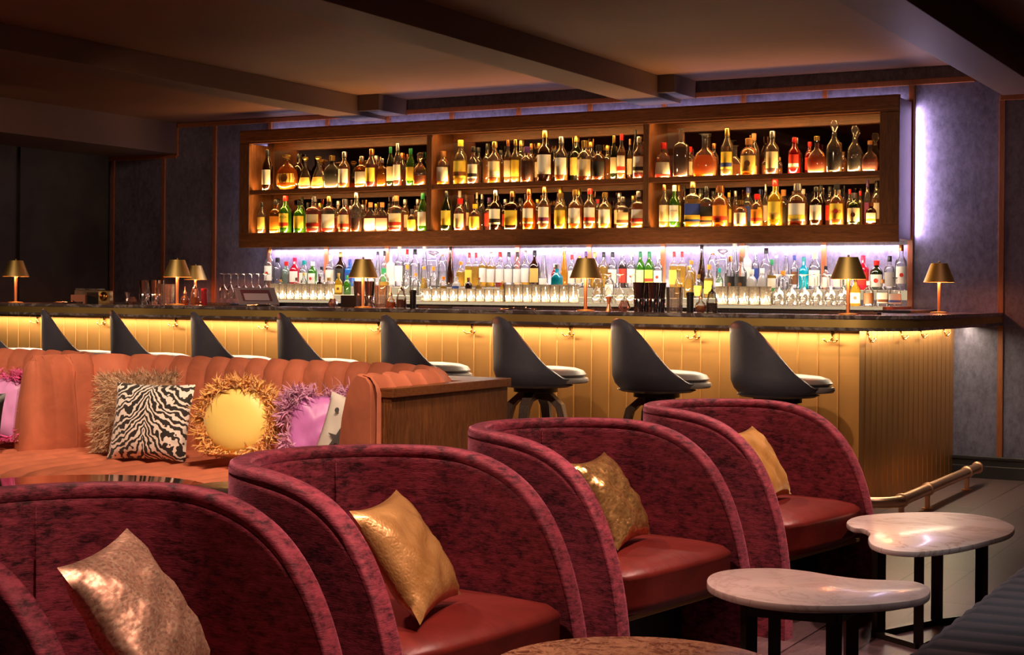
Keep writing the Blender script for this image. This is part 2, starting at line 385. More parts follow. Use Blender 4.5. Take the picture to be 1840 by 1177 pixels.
R(MB().box(ix0-.02, ix0, SF+.03, SB, iz0, iz1), 'side_panel', 'walnut_v'); R(MB().box(ix1, sx1-.01, SF+.03, SB, iz0-.1, iz1+.1), 'side_panel', 'walnut_v')
R(MB().box(sx0+.01, ix1, SF+.03, SB, iz1+.03, iz1+.05), 'top_panel', 'walnut_h')
R(MB().box(sx0+.01, ix1, SF+.03, SB, iz0-.03, iz0), 'bottom_panel', 'walnut_h')
divs = [(-6.560, -6.512), (-4.668, -4.622)]
for a, b in divs: R(MB().box(a, b, SF+.004, SB-.002, iz0, iz1+.03, .002), 'divider', 'walnut_v')
bays = [(ix0, divs[0][0]), (divs[0][1], divs[1][0]), (divs[1][1], ix1)]
MZ0, MZ1 = 2.065, 2.103
for a, b in bays:
    R(MB().box(a+.001, b-.001, SF+.008, SF+.022, MZ0, MZ1, .002).box(a+.001, b-.001, SF+.022, SB-.004, MZ0+.014, MZ1), 'shelf_board', 'walnut_h')
    R(MB().box(a, b, SB-.002, SB+.004, iz0, iz1+.03), 'mirror', 'smoked_mirror')
    R(MB().box(a+.001, b-.001, SB-.014, SB-.003, iz1-.034, iz1+.03), 'reflection_cover', 'walnut_h'); R(MB().box(a+.001, b-.001, SB-.014, SB-.005, MZ0-.026, MZ0+.013), 'reflection_cover', 'walnut_h')  # strips added to cover the lamp reflections in the mirror
R(MB().box(sx0+.1, sx1-.1, SB+.004, WY-.002, sz0+.12, sz1-.12), 'mounting_frame', 'black')
WARM = (1, .56, .18); led = emit('warm_led_strip', (1, .62, .25), 9)
for a, b in bays:
    w = b-a-.06; cx = (a+b)/2
    for z, pw in ((iz0+.004, 1), (MZ1+.003, 1)):
        area('shelf_led_front', (cx, SF+.045, z+.003), w, .008, WARM, 13.0, (radians(180-38), 0, 0))
    area('shelf_led_top', (cx, SF+.042, iz1+.022), w, .03, WARM, 7, (radians(12), 0, 0))
    area('shelf_led_top', (cx, SF+.034, MZ0+.011), w, .02, WARM, 5, (radians(12), 0, 0))
LAV = (.86, .68, .98)
area('shelf_glow_bottom', ((sx0+sx1)/2, WY-.035, sz0-.004), sx1-sx0-.1, .02, LAV, 40, (0, 0, 0))
area('shelf_under_fill', ((sx0+sx1)/2, SF+.05, sz0-.004), sx1-sx0-.1, .02, (1, .86, .74), 19, (radians(24), 0, 0))  # fill strip added to brighten the back bar labels
area('shelf_glow_top', ((sx0+sx1)/2, WY-.035, sz1+.004), sx1-sx0-.1, .02, LAV, 6, (pi, 0, 0))
area('shelf_glow_right', (sx1+.004, WY-.035, (sz0+sz1)/2), .9, .02, LAV, 9, (0, radians(-90), 0))
area('shelf_glow_left', (sx0-.004, WY-.035, (sz0+sz1)/2), .9, .02, LAV, 1.5, (0, radians(90), 0))

# ------------------------------------------------------------------ back bar steps
bb = empty('back_bar', 'stepped back bar unit with glowing tiers along the wall under the walnut shelf', 'back bar', (-5.5, 10.5, 0))
glow = emit('lit_frosted_step', (1, .76, .46), .55); frost = plain('frosted_step_top', (.9, .82, .7), .5)
BX0, BX1 = -8.15, -2.80
TZ = {'low': 1.172, 'mid': 1.215, 'rear': 1.285}
rel(bb, MB().box(BX0, BX1, 10.0, WY-.03, 0, 1.15, .004)).build('cabinet', 'black', bb)
for z0, z1, y0, y1, nm in ((1.15, 1.172, 10.12, WY-.03, 'low_tier'), (1.172, 1.215, 10.42, WY-.03, 'middle_tier'), (1.215, 1.285, 10.56, WY-.03, 'rear_tier')):
    xe = BX1 if nm == 'low_tier' else -3.35 if nm == 'middle_tier' else BX1
    y1_ = y1
    rel(bb, MB().box(BX0, xe, y0+.004, y1, z0, z1-.003)).build(nm, glow, bb)
    rel(bb, MB().box(BX0, xe, y0, y1, z1-.003, z1)).build(nm+'_top', frost, bb)
rel(bb, MB().box(BX1+.001, BX1+.03, 10.12, WY-.03, .0, 1.171, .002)).build('end_post', 'copper_batten', bb)
area('step_light_front', (-5.5, 10.15, 1.182), 5.2, .02, (1, .80, .50), 42, (radians(180-32), 0, 0))
area('step_light_rear', (-5.5, 10.735, 1.292), 5.2, .02, (1, .82, .56), 32, (radians(180), 0, 0))

area('step_light_glass', (-5.5, 10.395, 1.178), 5.2, .02, (1, .74, .36), 6, (radians(180), 0, 0))

# ------------------------------------------------------------------ bottles
COL = {  # glass tint, scatter share, scatter colour, word
 'clr': ((.93, .93, .93), .05, (.9, .9, .9), 'clear'), 'grn': ((.25, .55, .10), .3, (.10, .38, .03), 'green'),
 'dgr': ((.16, .22, .08), .35, (.03, .05, .012), 'dark olive'), 'brn': ((.20, .08, .02), .4, (.05, .014, .004), 'dark brown'),
 'amb': ((.90, .50, .14), .22, (.75, .26, .03), 'amber'), 'red': ((.75, .05, .06), .4, (.6, .012, .02), 'red'),
 'mag': ((.85, .04, .14), .5, (.8, .01, .06), 'magenta red'), 'blu': ((.15, .45, .8), .4, (.05, .3, .7), 'blue'),
 'tur': ((.1, .75, .8), .45, (.0, .55, .65), 'turquoise'), 'yel': ((.97, .78, .2), .3, (.95, .62, .05), 'yellow'),
 'gry': ((.3, .28, .27), .7, (.12, .11, .10), 'smoky grey'), 'wht': ((.97, .97, .95), .75, (.9, .88, .82), 'frosted white'),
 'ong': ((.95, .40, .06), .35, (.9, .22, .01), 'orange'), 'pnk': ((.9, .35, .35), .35, (.7, .12, .12), 'rose'),
 'pgn': ((.75, .9, .75), .2, (.5, .75, .5), 'pale green')}
LIQ = {'amb': ((.85, .38, .06), .62, (.85, .27, .02)), 'dam': ((.45, .12, .02), .6, (.28, .05, .008)), 'ruby': ((.7, .08, .06), .6, (.6, .04, .03)),
       'yel': ((.97, .75, .15), .6, (.98, .62, .05)), 'clr': ((.95, .95, .95), .06, (.9, .9, .9)), 'ong': ((.95, .4, .05), .6, (.95, .26, .01)), 'tur': ((.1, .75, .8), .5, (.0, .6, .7)),
       'dk': ((.25, .06, .02), .7, (.07, .015, .006))}
CAPC = {'blk': ((.012, .012, .014), 'black'), 'wht': ((.85, .83, .8), 'white'), 'red': ((.62, .02, .015), 'red'), 'gld': ((.75, .5, .14), 'gold'), 'crk': ((.55, .26, .09), 'cork'),
        'cop': ((.6, .24, .09), 'copper'), 'slv': ((.6, .6, .62), 'silver'), 'grn': ((.02, .22, .08), 'green'), 'blu': ((.02, .05, .35), 'blue'), 'crm': ((.8, .7, .5), 'cream'),
        'ong': ((.85, .24, .02), 'orange'), 'pur': ((.12, .04, .25), 'purple'), 'mag': ((.7, .01, .08), 'magenta'), 'tea': ((.0, .28, .28), 'teal'), 'yel': ((.9, .6, .05), 'yellow'), 'gls': (None, 'glass'), 'brn': ((.12, .04, .015), 'brown')}
LABC = {'wht': ((.9, .86, .76), 'white'), 'crm': ((.85, .68, .40), 'cream'), 'yel': ((.92, .66, .08), 'yellow'), 'blk': ((.02, .018, .018), 'black'), 'red': ((.65, .04, .02), 'red'),
        'ong': ((.9, .3, .03), 'orange'), 'gld': ((.75, .5, .12), 'gold'), 'blu': ((.03, .06, .3), 'blue'), 'pnk': ((.8, .38, .33), 'pink'), 'grn': ((.05, .3, .08), 'green'), 'pur': ((.2, .04, .14), 'purple'), 'gry': ((.45, .42, .4), 'grey'), 'brn': ((.2, .07, .02), 'brown')}
for c_, (a_, b_, d_, w_) in COL.items(): glass('glass_'+c_, a_, .12, b_, d_)
for c_, (a_, b_, d_) in LIQ.items(): glass('liquid_'+c_, a_, .02, b_, d_)
# type: (radius/height, superellipse power, depth factor, profile (r share, z share), cap z0, cap radius share, label z span, word, cap kind)
BT = {
 'W': (.135, 2, 1, [(.9, 0), (1, .02), (1, .55), (.9, .64), (.5, .76), (.38, .82), (.36, .99)], .84, .40, (.14, .50), 'wine-shaped bottle'),
 'K': (.145, 2, 1, [(.9, 0), (1, .02), (1, .56), (.93, .63), (.6, .70), (.36, .76), (.36, .99)], .86, .40, (.14, .52), 'round-shouldered bottle'),
 'S': (.165, 6, .8, [(.93, 0), (1, .015), (1, .60), (.92, .655), (.45, .71), (.33, .74), (.33, .99)], .85, .37, (.12, .50), 'square bottle'),
 'R': (.30, 2.6, .6, [(.7, 0), (.9, .02), (1, .22), (.96, .38), (.72, .54), (.34, .63), (.24, .68), (.24, .9), (.3, .99)], .88, .30, (.12, .40), 'squat round decanter'),
 'D': (.20, 3, .9, [(.85, 0), (1, .03), (1, .42), (.9, .52), (.55, .60), (.32, .66), (.30, .74)], .74, .30, (.10, .36), 'stoppered decanter'),
 'T': (.30, 2, .5, [(.8, 0), (1, .05), (.96, .18), (.70, .42), (.40, .60), (.22, .70), (.20, .88), (.25, .92)], .86, .30, (.12, .36), 'teardrop decanter'),
 'L': (.085, 2, 1, [(.9, 0), (1, .02), (1, .30), (.75, .5), (.42, .75), (.36, .99)], .90, .46, (.08, .26), 'slender tapering bottle'),
 'G': (.19, 2, 1, [(.92, 0), (1, .02), (1, .55), (.92, .65), (.6, .73), (.38, .77), (.38, .99)], .83, .44, (.10, .52), 'stout bottle'),
 'F': (.24, 3, .45, [(.8, 0), (1, .04), (1, .50), (.85, .62), (.4, .72), (.28, .76), (.28, .99)], .84, .34, (.10, .46), 'flat flask bottle'),
 'P': (.24, 4, .8, [(1, 0), (1, .02), (.82, .5), (.72, .62), (.35, .70), (.3, .74), (.3, .99)], .82, .38, (.10, .44), 'trapezoid bottle'),
 'B': (.19, 2, 1, [(1, 0), (1, .3), (.98, .6), (.85, .78), (.55, .92), (.25, .99)], .95, .28, (.10, .30), 'bell-shaped bottle'),
 'Z': (.155, 8, .9, [(.95, 0), (1, .01), (1, .72), (.9, .75), (.4, .76), (.4, .82)], .80, .75, (.12, .5), 'boxy bottle'),
 'O': (.42, 2, .5, [(.4, 0), (.6, .02), (.92, .14), (1, .32), (.86, .54), (.4, .70), (.2, .75), (.2, .88), (.26, .92)], .86, .30, (.2, .46), 'fluted disc decanter')}
def prof_at(P, t):
    for (r0, z0), (r1, z1) in zip(P, P[1:]):
        if z0 <= t <= z1: return r0+(r1-r0)*(t-z0)/max(z1-z0, 1e-6)
    return P[-1][0]
def bottle(name, x, y, z, h, typ, gc, liq, lab, cap, rmul=1, rz=0, label='', group=None, marks=True):
    rr, n, flat, P, cz, cr, (l0, l1), word = BT[typ]; r = rr*h*rmul; seg = 20 if n < 4 else 28
    root = empty(name, label, 'decanter' if 'decanter' in word else 'bottle', (x, y, z), rz, group)
    pr = [(a*r, b*h) for a, b in P]
    if typ == 'O':
        mb = MB(); rows = []
        for a, b in pr:
            rows.append([(a*(1+.05*cos(i*pi))*cos(2*pi*i/36), flat*a*(1+.05*cos(i*pi))*sin(2*pi*i/36), b) for i in range(36)])
        mb.grid(rows, False, True)
    else: mb = MB().lathe(pr, seg, n, flat)
    mb.build('glass_body', MATS['glass_'+gc], root, True, 50)
    if liq:
        lc, lv = liq; q = [(max(a-.0025, a*.9)*r if 0 else a*r*.93, max(b, .02)*h) for a, b in P if b < lv]
        q.append((prof_at(P, lv)*r*.93, lv*h))
        MB().lathe(q, seg, n, flat).build('liquid', MATS['liquid_'+lc], root, True, 50)
    if lab:
        a0 = 1.0 if n < 3 else 1.05
        def patch(z0, z1, w, off=.0012):
            rows = []
            for t in [z0+(z1-z0)*i/4 for i in range(5)]:
                row = []; q = prof_at(P, t)*r
                for i in range(9):
                    a = -pi/2-w+2*w*i/8; ca, sa = cos(a), sin(a)
                    row.append((q*math.copysign(abs(ca)**(2/n), ca)*(1+off/r), flat*q*math.copysign(abs(sa)**(2/n), sa)-off, t*h))
                rows.append(row)
            return MB().grid(rows)
        lc, *ex = lab.split('/')
        lo = patch(l0, l1, a0).build('label', plain('label_paper_'+LABC[lc][1], LABC[lc][0], .5), root, True)
        if ex:
            ec = [q for q in ex if q != 'dot'] or ['brn']; e = plain('label_paper_'+LABC[ec[0]][1], LABC[ec[0]][0], .5)
            if 'dot' in ex:
                zc = (l0+l1)/2*h; q = prof_at(P, (l0+l1)/2)*r
                MB().add([(.34*r*cos(a), -flat*q-.003, zc+.34*r*sin(a)) for a in [2*pi*i/12 for i in range(12)]], [tuple(range(12))]).build('label_emblem', e, lo)
            else: patch(l0+(l1-l0)*.12, l0+(l1-l0)*.36, a0*.98, .002).build('label_band', e, lo, True)
    c = CAPC[cap][0]; cm = MATS['glass_clr'] if c is None else plain('cap_'+CAPC[cap][1], c, .3, 1 if cap in ('gld', 'cop', 'slv') else 0)
    R_ = cr*r
    if typ == 'D' or cap == 'gls':
        z0 = P[-1][1]*h; a = h-z0
        MB().lathe([(R_*.7, z0-.005), (R_*1.1, z0+.004), (R_*.6, z0+a*.15), (R_*1.5, z0+a*.45), (R_*1.7, z0+a*.7), (R_*1.2, z0+a*.95), (.001, z0+a)], 12, 2 if typ != 'D' else 3).build('stopper', cm, root, True, 40)
    elif typ in 'TO':
        MB().lathe([(R_*.75, cz*h), (R_*.8, .90*h), (R_*1.3, .93*h), (R_*1.35, .98*h), (R_*.6, h)], 14).build('stopper', cm, root, True, 40)
    else:
        MB().lathe([(R_, cz*h), (R_*1.02, .99*h), (R_*.9, h)], 14, 2 if typ != 'Z' else 6).build('cap', cm, root, True, 40)
    return root
ORD = ['first', 'second', 'third', 'fourth', 'fifth', 'sixth', 'seventh', 'eighth', 'ninth', 'tenth', 'eleventh', 'twelfth', '13th', '14th', '15th', '16th', '17th', '18th', '19th', '20th', '21st', '22nd', '23rd', '24th', '25th', '26th', '27th', '28th', '29th', '30th']
def ordn(i): return ORD[i] if i < 30 else '%dth' % (i+1) if (i+1) % 10 not in (1, 2, 3) else '%d%s' % (i+1, {1: 'st', 2: 'nd', 3: 'rd'}[(i+1) % 10])
TEXTS = {513: ('JAMESON', (.02, .05, .02), .66), 1504: ('BACARDI', (.25, .02, .02), .40), 1212: ('LAPHROAIG', (.03, .03, .03), .62)}
def label_text(root, h, typ, rmul, body, col, frac):
    rr, n, flat, P, cz, cr, (l0, l1), word = BT[typ]; r = rr*h*rmul
    cu = bpy.data.curves.new('label_text', 'FONT'); cu.body = body; cu.size = 1; cu.align_x = 'CENTER'; cu.extrude = .0
    o = bpy.data.objects.new('label_text', cu); C.objects.link(o); dg = bpy.context.evaluated_depsgraph_get(); dg.update()
    me = bpy.data.meshes.new_from_object(o.evaluated_get(dg)); bpy.data.objects.remove(o)
    w = max(v.co.x for v in me.vertices)-min(v.co.x for v in me.vertices); k = 1.5*r/w; z0 = (l0+(l1-l0)*frac)*h
    for v in me.vertices:
        a = v.co.x*k/(r+.004); v.co = ((r+.0035)*sin(a), -(r+.0035)*cos(a), z0+v.co.y*k*1.5)
    me.materials.clear(); me.materials.append(plain('label_ink_'+body.lower()[:3], col, .6))
    t = bpy.data.objects.new('label_text', me); C.objects.link(t); t.parent = [c for c in root.children if c.name.startswith('label')][0]
def bottle_row(txt, yf, yb, z, where, group, ref=None):
    """each entry: px top type glass liquid:level label cap [width] [b = second row]"""
    items = [e.split() for e in txt.split(';') if e.strip()]
    items.sort(key=lambda e: float(e[0])); cnt = {'f': 0, 'b': 0}; out = []
    fit = {}                                             # neighbours in one row must not touch
    for k in ('f', 'b'):
        row = [e for e in items if ('b' in e[7:]) == (k == 'b')]; Y = yb if k == 'b' else yf; q = []
        for e in row:
            p = at(float(e[0]), float(e[1]), y=Y); w = [float(v) for v in e[7:] if v != 'b']; q.append([p.x, BT[e[2]][0]*(p.z-z)*(w[0] if w else 1)])
        for _ in range(3):
            for a, b in zip(q, q[1:]):
                g = (b[0]-a[0]-.001)/(a[1]+b[1])
                if g < 1: a[1] *= g; b[1] *= g
        for e, (x_, r_) in zip(row, q): p = at(float(e[0]), float(e[1]), y=Y); fit[id(e)] = max(r_, .012)/(BT[e[2]][0]*(p.z-z))
    for e in items:
        px, top, typ, gc, lq, lab, cap = e[:7]; ext = e[7:]; back = 'b' in ext
        w = [float(q) for q in ext if q != 'b']; Y = yb if back else yf
        p = at(float(px), float(top), y=Y); h = p.z-z
        liq = None if lq == '-' else (lq.split(':')[0], float(lq.split(':')[1]))
        k = 'b' if back else 'f'; i = cnt[k]; cnt[k] += 1
        word = BT[typ][7]; size = 'tall ' if h > .32 else ''
        if gc == 'clr' and liq and liq[0] != 'clr': cw = {'amb': 'amber', 'dam': 'dark amber', 'ruby': 'ruby', 'yel': 'golden', 'ong': 'orange', 'dk': 'dark', 'tur': 'turquoise'}[liq[0]]
        else: cw = COL[gc][3]
        lb = ('%s label' % LABC[lab.split('/')[0]][1]) if lab != '-' else CAPC[cap][1]+' top'
        L = '%s%s %s, %s, %s%s, %s from left' % (size, cw, word, lb, where, ', rear row' if back else '', ordn(i))
        bo = bottle('decanter' if 'decanter' in word else 'spirit_bottle', p.x, Y, z+.0005, h, typ, gc, liq, None if lab == '-' else lab, cap, fit[id(e)], RND.uniform(-.12, .12)+.22, L, group)
        if int(float(px)) in TEXTS and not back and z > 1.5: label_text(bo, h, typ, fit[id(e)], *TEXTS[int(float(px))])
    return out
ZU, ZL = MZ1, iz0
bottle_row('''481 269 W brn - wht blk;516 278 O amb amb:.6 gld/dot gld .8;549 282 T clr dam:.65 gld gld;572 281 T clr amb:.3 gld gld;597 280 F gry - - gld 1.15;619 273 K clr amb:.6 wht slv 1.15;
650 281 S amb dam:.55 wht slv 1.15;668 268 W clr ruby:.6 yel cop 1.25;687 285 S amb dam:.6 - slv;702 264 W dgr - crm grn .95;715 258 W clr ruby:.55 wht slv 1.05;738 267 W grn - yel grn 1.05;755 274 D clr amb:.3 - gls 1.15;
537 276 K brn - - blk b;676 280 K clr dam:.5 - slv b;723 275 W clr ruby:.5 - cop b;576 288 T clr amb:.4 - gld b;648 286 K clr amb:.5 - gld b''', 10.47, 10.60, ZU, 'upper left bay', 'bottles on the upper shelf of the left bay')
bottle_row('''471 364 K clr dam:.5 gld blk;496 359 S amb dam:.6 ong blk;513 352 K grn - yel/red red 1.2;538.6 361 K grn - yel blk 1.3;565 353 S clr ruby:.6 crm/red slv 1.2;592 353 S clr ruby:.4 wht gld 1.15;
620 358 G clr ruby:.6 crm/red slv;641 346 K clr dam:.35 - slv 1.1;666 364 F clr ruby:.55 wht crk .95;687 364 F clr ruby:.55 pnk crk .95;712.5 352 S clr ruby:.5 crm/red crk 1.15;741 376 G clr amb:.5 yel slv 1.15;760 347 W grn - wht grn;
500 357 K clr dam:.6 - blk b;543 354 K clr amb:.5 - blk b;553 364 K clr amb:.6 - blk b;575 365 K clr amb:.5 - gld b;608 361 K clr amb:.6 crm slv b;630 370 K clr ruby:.6 - slv b;652 368 K clr amb:.6 - slv b;676 366 K clr amb:.6 - gld b;700 366 K clr amb:.6 - blk b;728 358 K clr amb:.6 crm slv b;751 358 K clr amb:.6 - slv b''', 10.47, 10.60, ZL, 'lower left bay', 'bottles on the lower shelf of the left bay')
bottle_row('''796.5 272 G clr amb:.3 wht crk 1.05;828 252 K clr yel:.55 yel/brn yel 1.15;851 264 K clr dam:.5 wht/blk blk 1.1;889 255 K clr amb:.55 crm/wht gld 1.15;913 252 K clr amb:.6 crm cop;926.6 251 K clr yel:.6 yel gld 1.15;947 264 G clr dam:.6 - pur 1;
980 235 K brn - wht gld 1.1;1009 246 K clr amb:.3 wht slv 1.05;1051 253 G clr dam:.5 crm gld 1.05;1076 261 G clr dam:.6 blk blk 1.05;1103.5 244 W dgr - crm gld;1117 241 K clr ong:.6 wht/red red 1.1;1149 246 K clr ruby:.55 wht/blk slv 1.1;
860 265 K clr dam:.5 - blk b;876 258 K clr amb:.6 - blk b;900 270 K clr amb:.6 - blk b;937 252 K clr yel:.6 - gld b;955 258 K clr amb:.6 - cop b;969 257 K clr amb:.6 crm gld b;998 268 K clr dam:.5 - blk b;1036 244 K dgr - gld gld b;1062 255 K clr amb:.6 - gld b;1092 262 K clr amb:.6 - gld b;1132 250 K clr amb:.6 crm crk b;1142 234 W brn - - blk b''', 10.47, 10.60, ZU, 'upper middle bay', 'bottles on the upper shelf of the middle bay')
bottle_row('''803 343 W dgr - yel blk 1.1;827 357 G clr ruby:.6 crm red;853.6 367 G clr amb:.6 yel yel 1.15;891 342 K brn - wht/blk slv 1.15;921 344 S brn - yel cop 1.1;951 340 K ong ong:.6 wht/ong cop 1.1;979 336 K clr amb:.6 wht/pur gld 1.05;1008 347 K clr yel:.6 yel gld 1.25;1034 341 K clr amb:.6 wht gld 1.25;1060 339 K clr amb:.6 wht/red red 1.1;
1087.5 346 K clr yel:.6 wht gld 1.3;1119.5 354 S clr amb:.5 crm/brn slv 1.15;1148 344 S clr ong:.65 wht/red slv 1.15;826 343 W clr amb:.5 - wht b;838 349 W clr amb:.5 crm brn b;857 346 W clr amb:.5 - crm b;866 349 K clr dam:.5 - slv b;879 355 K clr ruby:.6 red pur b;908 358 K clr dam:.6 red slv b;
935 356 K clr dam:.6 - blk b;966 358 K clr amb:.6 - gld b;1007 336 W clr amb:.6 crm gld b;1040 339 W clr amb:.6 - gld b;1074 358 K clr amb:.6 - red b;1113 347 K clr amb:.6 crm slv b;1138 352 K clr dam:.5 - gld b''', 10.47, 10.60, ZL, 'lower middle bay', 'bottles on the lower shelf of the middle bay')
bottle_row('''1192.6 257 P clr ruby:.25 wht red 1.0;1224.6 232 S clr dam:.75 - gls .95;1267 241 R clr ong:.5 - gls;1307 231 W clr yel:.3 yel/blu gld 1.0;1346 249 G clr amb:.25 gld/dot crk 1.25;1388 236 K clr dam:.25 crm slv 1.1;1427.5 247 K red - red/wht red 1.1;
1468 245 R clr ong:.45 - gld;1499.5 216 D clr dk:.38 - gls .85;1536 226 D clr dk:.28 - gls .88;1563.6 253 R clr ruby:.4 - crk 1.05;1239 264 G clr amb:.6 crm red b;1283 258 K clr amb:.6 - cop b;1321 262 R clr amb:.4 - gls .9 b;1355 240 W clr amb:.5 - crk b;1376 278 G clr amb:.5 - gls b;1400 283 G clr amb:.4 - crk b;1455 255 K red - red red b;1515 273 G clr amb:.5 - gld b''', 10.47, 10.60, ZU, 'upper right bay', 'bottles on the upper shelf of the right bay')
bottle_row('''1194 332 K clr yel:.3 crm cop 1.05;1212 333 K grn - wht wht 1.05;1245.5 325 S clr yel:.6 blu/yel gld 1.1;1270 335 S clr amb:.6 blk/ong blk 1.0;1295 334 G clr amb:.65 ong/red cop 1.1;1331 360 G clr ong:.5 wht gld 1.35;1360.5 349 G clr ong:.5 ong/red red 1.05;1393 323 K yel - yel/gld red 1.1;
1433.6 330 G clr dam:.6 wht/yel slv 1.2;1467 336 K brn dam:.5 wht blk 1.2;1504 331 K clr amb:.6 yel/dot/red blk 1.25;1535 347 G dgr - crm/dot/brn slv 1.15;1565.5 364 G brn - wht/ong cop 1.25;1220 333 K clr yel:.5 yel yel b;1230 334 K brn - - blk b;1259 338 K clr amb:.6 ong blk b;1282 343 K clr amb:.6 yel blk b;1310 346 K clr yel:.6 yel yel b;1322 343 W clr amb:.6 - slv b;
1345 337 K clr blu:.6 blu blu b;1366 340 K clr amb:.6 yel blu b;1376 331 W clr yel:.1 gry slv 1.1 b;1408 341 G clr dam:.6 blk crk b;1426 344 K clr amb:.6 - brn b;1443 340 K clr amb:.6 crm wht b;1475 333 W brn - - blk b;1491 335 K clr ruby:.6 red blk b;1509 341 K clr amb:.6 - slv b;1517 334 K clr dam:.6 - blk b;1527 340 K clr amb:.6 - red b;1546 343 K clr amb:.6 - red b;1559 323 W clr ruby:.5 pur pur b;1576 325 W clr amb:.6 wht blk b'''.replace('blu:.6', 'tur:.5'), 10.47, 10.60, ZL, 'lower right bay', 'bottles on the lower shelf of the right bay')
bottle_row('''484.5 445 K clr clr:.6 wht/dot/red cop;499 463 G clr clr:.6 - blk;514.5 470 G pgn clr:.5 - red;530 463 K mag - wht mag 1.25;546.5 468 G clr clr:.6 wht tea;562 470 G grn - wht/dot/red wht .95;578 479 G clr clr:.6 - blk .95;594 458 K clr clr:.6 wht crm 1.1;612.5 453 K brn - blk gld 1.1;
629 466 S blu - blu blu;645 466 K pgn - wht grn;667 457 K clr clr:.6 - wht;679 452 L clr clr:.6 - blk 1.3;691 451 K clr yel:.5 grn blk;702.5 452 S wht - - wht;718 443 K clr clr:.6 wht wht;732 448 K clr clr:.6 - red;746 448 K clr clr:.6 - blk 1.1;763 443 L clr clr:.8 - wht 1.2;779 450 Z clr clr:.6 - gls;796 458 B clr clr:.5 - cop;810 443 L brn - - blk 1.1''',
 10.66, 10.66, TZ['rear'], 'back bar left section', 'bottles on the rear tier, left section')
bottle_row('''828 470 K clr yel:.6 - ong 1.25;843.5 454 S clr yel:.6 yel red .8;855.5 454 S clr yel:.6 - red .8;868.5 450 K clr yel:.6 wht wht;883 453 K clr yel:.6 wht slv;899 453 K clr pnk:.4 wht red;914.5 453 K clr clr:.6 wht blk;930 453 K clr clr:.6 wht blk;945 450 K clr yel:.35 wht slv;961 450 K brn - gld blk .95;977 452 L clr clr:.6 wht wht 1.5;997 474 K red - red crm;
1014 444 L yel yel:.7 - wht 1.2;1028 458 K clr clr:.5 wht red;1041 460 K clr clr:.5 crm yel;1053 452 K clr clr:.6 wht pur;1069 453 K clr yel:.6 - gld;1085 453 K clr yel:.6 - blk;1101 453 K clr clr:.7 wht blk;1119 448 W clr dk:.6 red wht;1135 452 K clr clr:.7 wht/dot/red crm 1.2;1151 452 W grn - crm grn 1.1;1167 452 W grn - yel/red grn 1.1;1183 457 K clr clr:.6 wht/dot/red wht'''.replace('pnk:.4', 'ruby:.3'),
 10.66, 10.66, TZ['rear'], 'back bar middle section', 'bottles on the rear tier, middle section')
bottle_row('''1211.5 452 S clr yel:.6 yel red .8;1226 452 S clr yel:.6 - red .8;1242 468 K clr yel:.6 - ong 1.2;1261 440 L brn - - blk 1.1;1281 455 B clr clr:.5 - cop;1299 447 Z clr clr:.6 - gls;1320.5 437 L clr clr:.8 - wht 1.2;1342 441 S wht - wht wht;1358 448 K clr clr:.6 blu/dot/blu wht .9;1377 446 K clr clr:.6 - blk;
1395 458 L clr clr:.6 - gry 1.3;1413 452 L clr clr:.6 - wht 1.6;1427.5 459 K clr clr:.6 brn blu 1.05;1444.5 462 K tur - - tea 1.25;1464.5 454 G clr clr:.6 wht crm;1484 478 G clr clr:.6 wht blk .9;1506 470 G clr clr:.6 wht slv;1524 466 K pgn clr:.5 wht grn;1551 459 K mag - red mag 1.2;1575 468 G dgr - wht/dot/red red 1.25;1598.5 460 G clr clr:.6 gry blk 1.05;1619.5 440 K clr clr:.7 wht/dot/red cop 1.1'''.replace(' gry 1.3', ' slv 1.3'),
 10.66, 10.66, TZ['rear'], 'back bar right section', 'bottles on the rear tier, right section')
bottle_row('''504 502 G clr clr:.5 - crk;533 499 G clr ong:.6 - brn;546 490 K clr clr:.6 wht gld;575 497 S brn - - brn;591 499 P clr clr:.6 wht gld 1.2;608.5 491 F yel yel:.5 yel/dot/brn gld .8;624 495 G grn - - grn;690 482 G clr yel:.5 - grn;732 476 K clr clr:.6 - ong;747 491 K clr clr:.6 - ong;762 479 L clr yel:.6 - ong 1.5;779 479 K clr clr:.6 - ong;797 497 G clr yel:.5 - ong;820 498 G wht - blu gls 1.2;842 499 G brn - - cop;861 499 R clr yel:.6 - cop .8;903 505 F yel - - gld .8;1001 475 K tur tur:.6 - slv 1.3''',
 10.50, 10.50, TZ['mid'], 'front of back bar, left half', 'small bottles on the middle tier, left half')
bottle_row('''1075 487 G clr yel:.5 - gld;1095 490 G clr clr:.5 wht cop;1219 484 L clr yel:.5 - gld 1.8;1238 478 K clr yel:.6 - gld;1255 493 G clr clr:.6 yel gld;1274 476 K clr yel:.6 yel ong;1293 482 K pgn clr:.5 wht tea;1312 460 K clr clr:.6 blk/dot/brn cop 1.3;1332 460 K clr clr:.6 blk/dot/brn brn 1.3;1351 484 G wht - - wht;1370 482 G wht - - wht;1387 466 K clr yel:.6 wht/grn grn;1407 487 G clr clr:.6 - ong''',
 10.50, 10.50, TZ['mid'], 'front of back bar, right half', 'small bottles on the middle tier, right half')
bottle_row('''1537 498 F yel yel:.5 crm/dot/brn gld .75;1561 505 G clr clr:.5 brn wht 1.1;1586 502 S clr clr:.6 wht/brn crk 1.3;1608.5 499 P clr clr:.6 gry/blu gls 1.0''', 10.30, 10.30, TZ['low'], 'low lit tier at right end', 'bottles on the low tier at the right')

